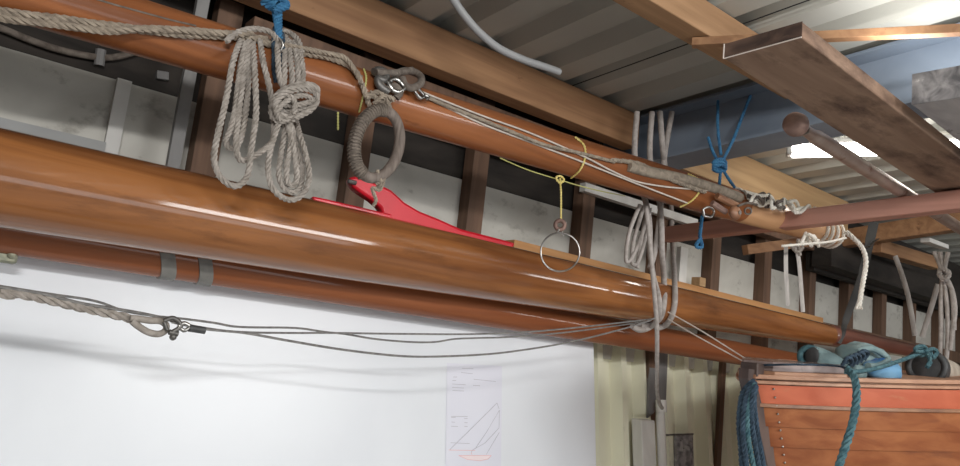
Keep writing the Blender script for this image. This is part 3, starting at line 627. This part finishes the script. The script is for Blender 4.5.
# black strap to the mast
P = [at(874, 222, Y=2.02), at(869, 245, Y=2.02), at(862, 275, Y=2.02)] + [MAST.on(846, 320, .004), MAST.on(843, 332, .004), MAST.on(838, 343, .004)]
tag(MB().tube(smooth(P), [.030] * 6 + [.026] * 6 + [.022] * 7 + [.017] * 12, 8, flat=.2, fdir=tuple(rgt)).build('black_strap', 'strap'), 'black strap hanging down and passing round the thin end of the mast', 'strap')

# ================================================================ SLING ROPES (brought from beam, round the mast)
sl = thing('mast_sling', 'grey doubled rope sling from the steel beam round the largest mast', 'rope', at(655, 330, Y=2.0))
SR = .0135
def sling(top, mid, L, name='leg', r=SR):
    mb = MB(); P = [at(*top, Y=2.14), at(*mid, Y=2.13)] + [MAST.on(a, b_, .012) if w else at(a, b_, Y=yy) for a, b_, w, yy in L]
    mb.tube(smooth(P), r, 10); return mb.build(name, 'rope_sling', sl)
sling((637, 112), (635, 160), [(648, 212, 0, 2.06), (650, 250, 0, 2.05), (653, 275, 1, 0), (659, 300, 1, 0), (658, 318, 1, 0), (650, 327, 1, 0), (640, 330, 1, 0), (632, 326, 1, 0)])
sling((652, 112), (650, 160), [(660, 205, 0, 2.06), (662, 250, 0, 2.04), (664, 280, 1, 0), (664, 302, 1, 0), (660, 318, 1, 0), (650, 325, 1, 0), (640, 325, 1, 0)])
sling((660, 112), (664, 160), [(671, 205, 0, 2.53), (672, 236, 0, 2.52), (673.5, 260, 0, 2.36), (674.5, 279, 0, 2.14), (675, 293, 1, 0), (674.5, 305, 1, 0), (671, 318, 1, 0), (664, 326, 1, 0), (655, 328, 1, 0)])
sling((672, 112), (664, 160), [(660, 215, 0, 2.07), (655, 250, 0, 2.07), (650, 268, 0, 2.07)])
for i, L in enumerate(([(640, 205), (630, 230), (626, 255), (628, 262), (636, 250), (645, 225), (648, 206)], [(644, 206), (634, 240), (632, 262), (638, 262), (646, 235), (650, 208)], [(648, 206), (642, 235), (637, 268)])):
    mb = MB(); mb.tube(smooth(pts(L, 2.02 + .01 * i)), .009, 8); mb.build('spare_bight', 'rope_sling', sl)
mb = MB(); mb.tube(smooth([at(646, 206, Y=1.99), at(649, 235, Y=1.97), at(652, 268, Y=1.94), at(655, 300, Y=1.93), at(657, 330, Y=1.96), at(657, 365, Y=2.05), at(657, 390, Y=2.15), at(659, 402, Y=2.25), at(662, 408, Y=2.35)]), .0095, 10); mb.build('tail', 'rope_sling', sl)
# thin lines to the boat stem
tag(stube([at(668, 312, Y=2.0), at(700, 330, Y=1.85), at(735, 352, Y=1.7), at(752, 362, Y=1.6), at(764, 366, Y=1.5)], .0032, 6).build('thin_line', 'cord_pale'), 'upper of two thin lines from the mast sling down to the boat stem', 'cord')
tag(stube([at(668, 319, Y=2.0), at(695, 335, Y=1.85), at(728, 353, Y=1.7), at(745, 362, Y=1.6), at(760, 367, Y=1.5)], .0032, 6).build('thin_line', 'cord_pale'), 'lower of two thin lines from the mast sling down to the boat stem', 'cord')
# wires in front of the white board
WYY = 1.97
tag(stube(pts([(-40, 279), (0, 286), (50, 294), (85, 299), (102, 303), (125, 311), (155, 316), (185, 319), (215, 323), (240, 327), (295, 328), (325, 332), (345, 334), (375, 339), (410, 342), (435, 342), (455, 339), (480, 338), (510, 337), (560, 333), (600, 328), (650, 321)], WYY), .0032, 6).build('wire_line', 'wire'), 'upper thin wire in front of the white board, rising from left past the shackle', 'cable')
tag(stube(pts([(170, 321), (205, 328), (240, 332), (290, 333), (335, 333), (410, 334), (480, 334), (540, 331), (600, 325), (652, 319)], WYY - .03), .0032, 6).build('wire_line', 'wire'), 'middle thin wire from the shackle, nearly level across the white board', 'cable')
tag(stube(pts([(172, 322), (205, 329), (245, 333), (290, 341), (345, 350), (400, 356), (440, 356.5), (490, 354), (530, 349), (565, 343), (600, 335), (640, 324), (655, 318)], WYY - .05), .0036, 6).build('wire_line', 'wire'), 'lowest sagging thin wire across the white board', 'cable')
eyr = thing('spliced_rope', 'grey rope with spliced eye and shackle in front of the white board at left', 'rope', at(90, 318, Y=1.93))
mb = MB(); mb.rope([V((-2.28, 1.9, ZR + .5)), V((-1.2, 1.93, ZR + .22))] + pts([(-50, 281), (0, 291), (30, 296), (70, 305), (105, 313), (128, 318), (140, 322)], 1.95), .0115, pitch=.085)
mb.build('standing_part', 'rope', eyr)
mb = MB(); mb.tube(smooth(pts([(130, 318), (140, 319), (150, 320.5), (160, 321), (166, 325), (165, 331), (158, 334), (148, 332), (138, 326), (132, 321)], 1.93)), .0085, 8); mb.build('eye', 'rope', eyr)
mb = MB(); mb.tube(smooth(pts([(164, 321), (172, 318), (178, 321), (181, 326), (176, 330), (170, 333)], 1.91)), .006, 8); mb.tube(pts([(164, 322), (167, 330)], 1.91), .005, 8); mb.build('shackle', 'steel_dark', eyr)
mb = MB(); mb.tube(pts([(169, 332), (178, 334)], 1.91), .007, 8); mb.ball(at(173, 337, Y=1.91), .009); mb.build('pin', 'steel_dark', eyr)
mb = MB(); mb.tube(smooth(pts([(178, 327), (184, 323), (190, 327), (184, 331)], 1.91)), .005, 8, closed=True); mb.build('thimble', 'steel', eyr)
mb = MB(); mb.tube(pts([(189, 328), (205, 330.5)], 1.91), .0095, 10); mb.build('swage', 'rubber', eyr)
tag(stube(pts([(0, 287), (40, 293), (80, 303), (110, 308), (140, 313), (168, 319)], 1.945), .004, 6).build('wire_line', 'wire'), 'short wire lying along the spliced rope at the left edge', 'cable')
# conduit-like old rope sagging in the dark gap top left
tag(stube(pts([(-30, 20), (0, 28), (30, 40), (60, 50), (95, 57), (115, 57), (135, 52)], 2.68), .012, 8).build('sagging_cable', 'rope_dark'), 'dark grey cable sagging across the shadowed wall top at left', 'cable')
tag(MB().tube(pts([(101, 50), (100, 58), (99, 66)], 2.68), .017, 10).build('cable_clip', 'grey_post'), 'small grey clip on the sagging cable at top left', 'clip')
tag(MB().bar(at(156, 75, Y=2.69), at(168, 77, Y=2.69), .03, .03).build('wall_bracket', 'grey_post', bevel=.003), 'small rusty metal piece on the wall top beside the grey post', 'bracket')

# ================================================================ RED FIN on the mast
RF = 2.19
def fin_outline(): return [(349, 177), (356, 176), (370, 180), (384, 186), (392, 190), (405, 202), (420, 211), (440, 219), (462, 229), (490, 236), (516, 243), (512, 250), (480, 244), (440, 238), (400, 232), (385, 224), (381, 208), (372, 200), (360, 192), (352, 186)]
def extr(L, Y0, Y1):
    A = [at(a, b_, Y=Y0) for a, b_ in L]; B = [p + V((0.25 * (Y1 - Y0), Y1 - Y0, 0)) for p in A]; k = len(L); mb = MB()
    return mb.add(A + B, [tuple(range(k)), tuple(range(2 * k - 1, k - 1, -1))] + [(i, (i + 1) % k, k + (i + 1) % k, k + i) for i in range(k)])
rf = thing('red_fin', 'glossy red painted curved fin lying on top of the largest mast', 'fin', at(420, 240, Y=RF))
extr(fin_outline(), RF - .03, RF + .03).build('blade', 'red', rf, bevel=.010, smoothed=True)
extr([(312, 196), (325, 198.5), (350, 204.5), (378, 211), (392, 214), (392, 226), (370, 224), (340, 216), (316, 204)], RF - .06, RF - .01).build('tail_strip', 'red', rf, bevel=.006, smoothed=True)
MB().tube([at(348, 181, Y=RF - .032), at(356, 183, Y=RF - .036)], .008, 10).build('bare_tip', 'steel_dark', rf)

# ================================================================ LOWER RIGHT WALL ITEMS
dn = thing('downpipe', 'white boxed pipe standing against the ribbed cladding', 'pipe', (lean(653, 440, 2.5, KL).x, 2.3, 0))
a, c = lean(641.5, 420, 2.52, KL), lean(655, 420, 2.52, KL); zt_ = a.z
def leanY(z): return 2.52 + KL * (z - ZR)
x0, x1 = a.x, c.x
MB().hexa([(x0, leanY(0), 0), (x1, leanY(0), 0), (x1, leanY(0) + .07, 0), (x0, leanY(0) + .07, 0)], [(x0, leanY(zt_), zt_), (x1, leanY(zt_), zt_), (x1, leanY(zt_) + .07, zt_), (x0, leanY(zt_) + .07, zt_)]).build('box', 'white_paint', dn, bevel=.006)
MB().tube([lean(660, 405, 2.50, KL), lean(661, 430, 2.50, KL), (lean(661, 430, 2.5, KL).x, leanY(0) - .02, 0.0)], .024, 16).build('pipe', 'white_paint', dn)
MB().tube([lean(661, 400, 2.49, KL), lean(661.5, 412, 2.49, KL)], .029, 16).build('socket', 'white_paint', dn)
a4 = [(650, 352), (668, 350), (666, 402), (648, 418)]
A = [lean(x, y, 2.575, KL) for x, y in a4]; B = [p + V((.0, .012, 0)) for p in A]
tag(MB().hexa(A, B).build('grey_plate', 'grey_post'), 'grey plate between the brown stud and the white downpipe', 'plate')
bq = [(676.5, 434), (693, 434), (694, 480), (677, 482)]
A = [lean(x, y, 2.575, KL) for x, y in bq]; B = [p + V((.0, .02, 0)) for p in A]
bkt = thing('metal_bracket', 'dark perforated bracket with peeling paint beside the white downpipe', 'bracket', A[2])
MB().hexa(A, B).build('plate', 'weathered_end', bkt)
for x, y in ((681, 440), (690, 443), (684, 448)): MB().ball(lean(x, y, 2.57, KL), .007).build('bolt', 'steel', bkt)
tag(MB().bar(lean(663, 435, 2.56, KL), lean(693, 434, 2.56, KL), .008, .008).build('metal_rod', 'steel_dark'), 'thin dark rod from the downpipe to the bracket', 'rod')
# dark stud foot right of the pans
struct(MB().box(lean(715, 400, 2.62, KL).x - .01, lean(719, 400, 2.62, KL).x - .01, 2.555, 2.58, .3, ZR + .1).build('trim_40', 'stud', stay=True))

# ================================================================ BOAT
BX, BYc, BL = 2.50, 1.5, 3.5
def hb(s): 
    q = min(s / .55, 1.0); h = .62 * max(1 - (1 - q) ** 2, 0) ** .9
    if s > .55: h *= 1 - .28 * ((s - .55) / .45) ** 2
    return h + .012
def zs(s): return ZR - .002 + .083 * min(s * BL, 1.3) + .01 * max(s * BL - 1.3, 0)
def zk(s): return ZR - .62 + .06 * s
def hp_(s, v, side, out=0):
    v = min(max(v, -.2), 1.0); vv = max(v, 0)
    z = zs(s) + (zk(s) - zs(s)) * v
    h = hb(s) * max(1 - vv ** (1.6 + 2.2 * s), 0) ** (.85 - .3 * s) + out
    x = BX + s * BL + (1 - s) ** 5 * (.16 * (v / .5) if v < .5 else .16 + .55 * (v - .5))
    return V((x, BYc + side * h, z))
SS = [0, .01, .025, .045, .07, .1, .14, .18, .23, .29, .36, .44, .52, .6, .7, .8, .9, 1.0]
boat = thing('wooden_boat', 'varnished clinker wooden boat with orange-red top plank at lower right', 'boat', (BX + 1.7, BYc, ZR - .62))
vt = [.0, .028, .14, .152] 
vk = [.152, .27, .39, .51, .63, .75, .87, 1.0]
def skin(v0, v1, out0, out1, m=3):
    mb = MB()
    for side in (-1, 1):
        g = [[hp_(s, v0 + (v1 - v0) * j / m, side, out0 + (out1 - out0) * j / m) for j in range(m + 1)] for s in SS]
        gi = [[hp_(s, v0 + (v1 - v0) * j / m, side, out0 + (out1 - out0) * j / m - .012) for j in range(m + 1)] for s in SS]
        vs = [p for q in g for p in q] + [p for q in gi for p in q]; k = m + 1; N0 = len(SS) * k; fs = []
        for i in range(len(SS) - 1):
            for j in range(m):
                a = i * k + j; fs.append((a, a + 1, a + k + 1, a + k)); a += N0; fs.append((a, a + k, a + k + 1, a + 1))
            a = i * k; fs.append((a, a + k, a + k + N0, a + N0)); a = i * k + m; fs.append((a, a + N0, a + k + N0, a + k))
        for i in (0, len(SS) - 1):
            for j in range(m): a = i * k + j; fs.append((a, a + 1, a + 1 + N0, a + N0))
        mb.add(vs, fs)
    return mb
skin(.028, .14, .004, .004).build('sheer_strake', 'strake', boat)['label'] = 'orange-red painted top plank'
for v0, v1 in zip(vk, vk[1:]): skin(v0, v1, -.002, .009 if v1 < 1 else 0).build('plank', 'hull', boat)
def strip(v, half, w, name, m, out, s0=0, s1=1, cap=0):
    mb = MB()
    for side in (-1, 1):
        ss = [s for s in SS if s0 <= s <= s1]
        R = []
        for s in ss:
            p = hp_(s, v, side, out); R.append([p + V((0, side * w, half)), p + V((0, side * w, -half)), p + V((0, -side * (w + cap), -half)), p + V((0, -side * (w + cap), half))])
        vs = [q for r in R for q in r]; fs = [(4 * i + j, 4 * i + (j + 1) % 4, 4 * i + 4 + (j + 1) % 4, 4 * i + 4 + j) for i in range(len(R) - 1) for j in range(4)] + [(0, 1, 2, 3), tuple(4 * (len(R) - 1) + j for j in (3, 2, 1, 0))]
        mb.add(vs, fs)
    return mb.build(name, m, boat, smoothed=False, bevel=.002)
strip(.012, .006, .012, 'rubbing_strip', 'gunwale', .010)
strip(-.018, .008, .008, 'gunwale', 'gunwale', .002, cap=.04)
strip(.147, .007, .006, 'lower_rubbing_strip', 'wood_block', .007)
# stem post
mb = MB(); P = []
for v in (-.06, 0, .1, .2, .35, .5, .7, .85, 1.0):
    p = hp_(0, max(v, 0), -1, 0); p.y = BYc; p.z += -.62 * min(v, 0); p.x -= .010; P.append(p)
for p, q in zip(P, P[1:]): pass
vs = []; 
for p in P: vs += [p + V((-.022, -.02, 0)), p + V((.05, -.03, 0)), p + V((.05, .03, 0)), p + V((-.022, .02, 0))]
fs = [(4 * i + j, 4 * i + (j + 1) % 4, 4 * i + 4 + (j + 1) % 4, 4 * i + 4 + j) for i in range(len(P) - 1) for j in range(4)] + [(0, 1, 2, 3), tuple(4 * (len(P) - 1) + j for j in (3, 2, 1, 0))]
mb.add(vs, fs).build('stem', 'stemwood', boat)
# nail row along the stem
for i in range(13):
    v = .05 + i * .048; MB().ball(hp_(.015, v, -1, .008), .0042, 8, 6).build('nail', 'steel', boat)
# foredeck and its coaming
def deckplate(s0, s1, dz0, dz1, inset, name, m):
    ss = [s0 + (s1 - s0) * i / 8 for i in range(9)]; mb = MB(); vs = []
    for s in ss:
        a = hp_(s, 0, -1, -inset); c = hp_(s, 0, 1, -inset)
        if a.y > c.y: a.y = c.y = BYc
        vs += [a + V((0, 0, dz0)), c + V((0, 0, dz0)), c + V((0, 0, dz1)), a + V((0, 0, dz1))]
    fs = [(4 * i + j, 4 * i + (j + 1) % 4, 4 * i + 4 + (j + 1) % 4, 4 * i + 4 + j) for i in range(8) for j in range(4)] + [(0, 1, 2, 3), (35, 34, 33, 32)]
    return mb.add(vs, fs).build(name, m, boat, smoothed=False, bevel=.003)
deckplate(.0, .5, -.02, .012, .012, 'foredeck', 'gunwale')
deckplate(.018, .088, .012, .032, -.004, 'breasthook', 'gunwale')
deckplate(.018, .087, .032, .066, .004, 'bow_cap', 'decktop')
a = hp_(0, 0, -1, 0); MB().box(a.x + .0, a.x + .05, BYc - .035, BYc + .035, a.z + .012, a.z + .062).build('stem_head', 'stemwood', boat, bevel=.004)
# transom
mb = MB(); ring_ = [hp_(1, v, -1, 0) for v in (0, .15, .3, .5, .7, .85, .95)] + [hp_(1, 1, 1, 0)] + [hp_(1, v, 1, 0) for v in (.95, .85, .7, .5, .3, .15, 0)]
k = len(ring_); mb.add(ring_ + [p + V((.02, 0, 0)) for p in ring_], [tuple(range(k)), tuple(range(2 * k - 1, k - 1, -1))] + [(i, (i + 1) % k, k + (i + 1) % k, k + i) for i in range(k)]).build('transom', 'hull', boat)
MB().bar((BX + .55, BYc, ZR - .62), (BX + BL, BYc, ZR - .57), .05, .06).build('keel', 'stemwood', boat)
# trestles under it (below the frame)
for i, (x, lab) in enumerate(((BX + .95, 'timber trestle under the bow half of the boat'), (BX + 2.7, 'timber trestle under the stern half of the boat'))):
    tr = thing('trestle', lab, 'trestle', (x, BYc, 0)); z = ZR - .655 + .01 * (i)
    MB().box(x - .05, x + .05, BYc - .5, BYc + .5, z - .1, z).build('beam', 'timber', tr, bevel=.004)
    for sy in (-.42, .42):
        for sx in (-.2, .2): MB().bar((x, BYc + sy, z - .08), (x + sx, BYc + sy * 1.1, 0.0), .06, .05).build('leg', 'timber', tr)
# teal mooring rope: lies over foredeck, drops down the side
rp = thing('mooring_rope', 'teal rope from the foredeck hanging down the side of the boat', 'rope', at(840, 466, Y=1.0))
P = [at(764, 365, Y=1.46), at(790, 364.5, Y=1.36), at(820, 365, Y=1.29), at(838, 366, Y=1.22), at(848, 369, Y=1.15), at(854, 377, Y=1.11), at(856.5, 390, Y=1.09), at(856, 405, Y=1.085), at(852, 425, Y=1.085), at(845, 448, Y=1.09), at(838, 470, Y=1.1), at(834, 500, Y=1.1)]
mb = MB(); mb.rope(P[:5], .0045); mb.build('thin_part', 'rope_navy', rp); mb = MB(); mb.rope(P[4:], .0135); mb.build('hanging_part', 'rope_teal', rp)
mb = MB(); mb.rope([at(846, 372, Y=1.16), at(864, 371, Y=1.2), at(885, 366, Y=1.22), at(905, 359, Y=1.22), at(925, 352, Y=1.22)], .0085); mb.build('cross_part', 'rope_teal', rp)
mb = MB(); random.seed(3)
for k in range(3): mb.rope([at(921 + random.uniform(-2, 2) + 6 * math.cos(a), 349 + 3 * math.sin(a) + 2 * k, Y=1.21 + .01 * k) for a in (0, 1.2, 2.5, 3.8, 5)], .008, closed=True)
mb.rope([at(926, 352, Y=1.2), at(932, 349, Y=1.2), at(937, 352, Y=1.2), at(933, 358, Y=1.2), at(930, 352, Y=1.2)], .009); mb.rope([at(928, 354, Y=1.19), at(930, 362, Y=1.19), at(927, 367, Y=1.19)], .010)
mb.build('knot', 'rope_teal', rp)
# rope hank hanging at the stem
nv = thing('rope_hank', 'dark navy rope loops hanging from the boat stem', 'rope coil', at(748, 480, Y=1.47))
for L, Y, mm in (([(754, 381), (746, 388), (741, 400), (739, 425), (741, 450), (743, 490)], 1.45, 'rope_navy'), ([(755, 382), (748, 392), (744, 410), (743, 435), (746, 460), (750, 495)], 1.43, 'rope_navy'), ([(755, 384), (750, 398), (747, 420), (749, 445), (754, 470), (757, 495)], 1.42, 'rope_teal'), ([(756, 385), (752, 400), (752, 425), (756, 450), (760, 475), (763, 495)], 1.41, 'rope_navy'), ([(756, 386), (754, 402), (757, 430), (761, 452), (765, 475), (768, 495)], 1.42, 'rope_navy')):
    mb = MB(); mb.rope(pts(L, Y), .0105); mb.build('strand', mm, nv)
# fenders and bags on the foredeck
def blob(c, r, sc, seed, amp=.12):
    random.seed(seed); mb = MB(); mb.ball(c, r, 28, 16, sc); ph = [random.uniform(0, 6) for _ in range(6)]
    for p in mb.v:
        d = (p - V(c)); q = d.normalized(); k = 1 + amp * (math.sin(5 * q.x + ph[0]) * math.sin(4 * q.z + ph[1]) + .6 * math.sin(9 * q.y + 7 * q.x + ph[2]) * math.sin(8 * q.z + ph[3]))
        p[:] = V(c) + d * k
    return mb
c = at(867, 364, Y=1.36)
bag = thing('sail_bag', 'pale blue and grey bundled bag with navy rope on the boat foredeck', 'bag', c - V((0, 0, .07)))
blob(c + V((.03, .04, -.005)), .098, (1.3, 1.05, .95), 2).build('body', 'tarp_grey', bag)
blob(at(884, 371, Y=1.29), .062, (2.1, .9, .75), 5).build('blue_fold', 'tarp_blue', bag)['label'] = 'bright blue fold of the bag'
blob(at(858, 372, Y=1.28), .035, (1.3, .8, .8), 7).build('grey_fold', 'tarp_grey', bag)
mb = MB(); P = [at(856, 352, Y=1.27), at(868, 348, Y=1.29), at(880, 352, Y=1.29), at(888, 360, Y=1.27), at(878, 366, Y=1.25), at(868, 366, Y=1.25)]; mb.tube(smooth(P), .013, 10); mb.build('rolled_edge', 'tarp_grey', bag)
mb = MB()
for k in range(5): mb.rope([at(842 + 4 * k, 366 - 2.6 * k, Y=1.26), at(847 + 4 * k, 358 - 1.8 * k, Y=1.24), at(852 + 4 * k, 361 - 2 * k, Y=1.24), at(848 + 4 * k, 368 - 2 * k, Y=1.26)], .0075)
mb.build('lashing', 'rope_navy', bag)
c = at(812, 357, Y=1.45); fd = thing('fender', 'small teal and black rolled fender behind the bow cap of the boat', 'fender', c - V((0, 0, .06)))
ax = V((.9, -.25, -.12)).normalized()
MB().tube([c - V((.02, 0, 0)), c + ax * .03, c + ax * .1, c + ax * .2], [.045, .048, .042, .02], 20).build('body', 'tarp_grey', fd)
ring(c - V((.02, 0, 0)), -ax + V((-.2, -.6, 0)), .036, .012, 24, 8).build('rim', 'rope_teal', fd)
MB().ball(c + V((-.02, -.012, .0)), .040, 14, 8, (.35, .85, 1)).build('mouth', 'rubber', fd)
c = at(927, 367, Y=1.26); f2 = thing('fender', 'large black rubber fender end tied with teal rope on the boat gunwale', 'fender', c - V((0, 0, .07)))
ax2 = V((.95, .15, -.05)).normalized(); 
MB().tube([c - ax2 * .02, c - ax2 * .012, c + ax2 * .05, c + ax2 * .10], [.06, .078, .08, .07], 28).build('body', 'rubber', f2)
ring(c - ax2 * .015, ax2, .068, .014, 32, 10).build('rim', 'rubber', f2)
c3 = c + ax2 * .1; MB().tube([c3, c3 + ax2 * .03, c3 + ax2 * .3, c3 + ax2 * .36], [.06, .072, .078, .06], 24).build('canvas_cover', 'canvas_tan', f2)['label'] = 'tan canvas cover'

# ================================================================ FAR RIGHT HANGING ROPES
FX = 5.0
hk2 = thing('hanging_rope', 'grey ropes knotted together hanging at the far right edge', 'rope', at(942, 360, X=FX))
for L in ([(934, 252), (940, 265), (942, 276), (941, 300), (941, 330), (940, 362)], [(948, 252), (945, 266), (944, 278), (947, 305), (948, 335), (946, 362)], [(940, 252), (943, 268), (946, 280), (952, 290), (955, 310), (952, 335), (950, 350)], [(944, 276), (950, 285), (953, 300), (954, 330)]):
    mb = MB(); mb.tube(smooth([at(a, b_, X=FX) for a, b_ in L]), .014, 8); mb.build('strand', 'rope_sling', hk2)
mb = MB(); mb.rope([at(939, 272, X=FX - .03), at(944, 269, X=FX - .04), at(949, 274, X=FX - .03), at(944, 280, X=FX - .04)], .017, closed=True); mb.build('knot', 'rope_sling', hk2)
tag(MB().tube(smooth([at(a, b_, X=5.3) for a, b_ in ((895, 256), (902, 275), (909, 300), (915, 336))]), .017, 8, flat=.3, fdir=(0, 1, 0)).build('webbing_strap', 'webbing'), 'long slanting grey strap in the dark corner, left of the knotted ropes', 'strap')
tag(MB().tube(smooth([at(a, b_, X=5.25) for a, b_ in ((938, 284), (931, 308), (922, 337))]), .017, 8, flat=.3, fdir=(0, 1, 0)).build('webbing_strap', 'webbing'), 'short slanting grey strap leaning against the long one at far right', 'strap')
tag(MB().bar(at(925, 240, X=5.2), at(944, 247, X=5.5), .06, .03).build('metal_cleat', 'white_paint', bevel=.003), 'pale metal plate above the knotted ropes at far right', 'plate')

# ================================================================ LIGHT
w_ = bpy.data.worlds.new('world'); S.world = w_; w_.use_nodes = True
w_.node_tree.nodes['Background'].inputs[0].default_value = (.9, .95, 1, 1); w_.node_tree.nodes['Background'].inputs[1].default_value = .3
def area(name, loc, target, sx, sy, power, col=(1, .985, .96)):
    l = bpy.data.lights.new(name, 'AREA'); l.shape = 'RECTANGLE'; l.size = sx; l.size_y = sy; l.energy = power; l.color = col
    o = bpy.data.objects.new(name, l); COL.objects.link(o); o.location = loc
    z = (V(loc) - V(target)).normalized(); x = V((1, 0, 0)); x = (x - z * x.dot(z)).normalized(); o.matrix_world = Matrix.Translation(V(loc)) @ Matrix((x, z.cross(x), z)).transposed().to_4x4()
    return o
area('lamp_tube_near', (2.95, -3.0, ZR + 1.0), (2.9, 2.3, ZR - .3), 2.3, .9, 130)
area('lamp_tube_far', (7.8, -3.0, ZR + 1.0), (5.5, 2.3, ZR - .1), 1.8, .6, 50)
area('fill_low', (2.3, -5.7, .95), (2.3, 2.5, 1.0), 6, 1.6, 95, (.93, .97, 1))  # added low soft fill behind the camera, brightens the lower wall
area('lamp_roof', (2.5, .95, ZR + 1.08), (2.5, .8, ZR + 2.0), .6, .06, 4.5)
area('fill_left', (-.6, -1.6, ZR + 1.05), (3.5, 2.5, ZR - .2), 1.2, .1, 95)  # added fill from the left for beam, arm and cladding, no known fitting
S.view_settings.view_transform = 'Standard'; S.view_settings.look = 'None'; S.view_settings.gamma = 1; S.view_settings.use_curve_mapping = False
S.view_settings.exposure = -0.32
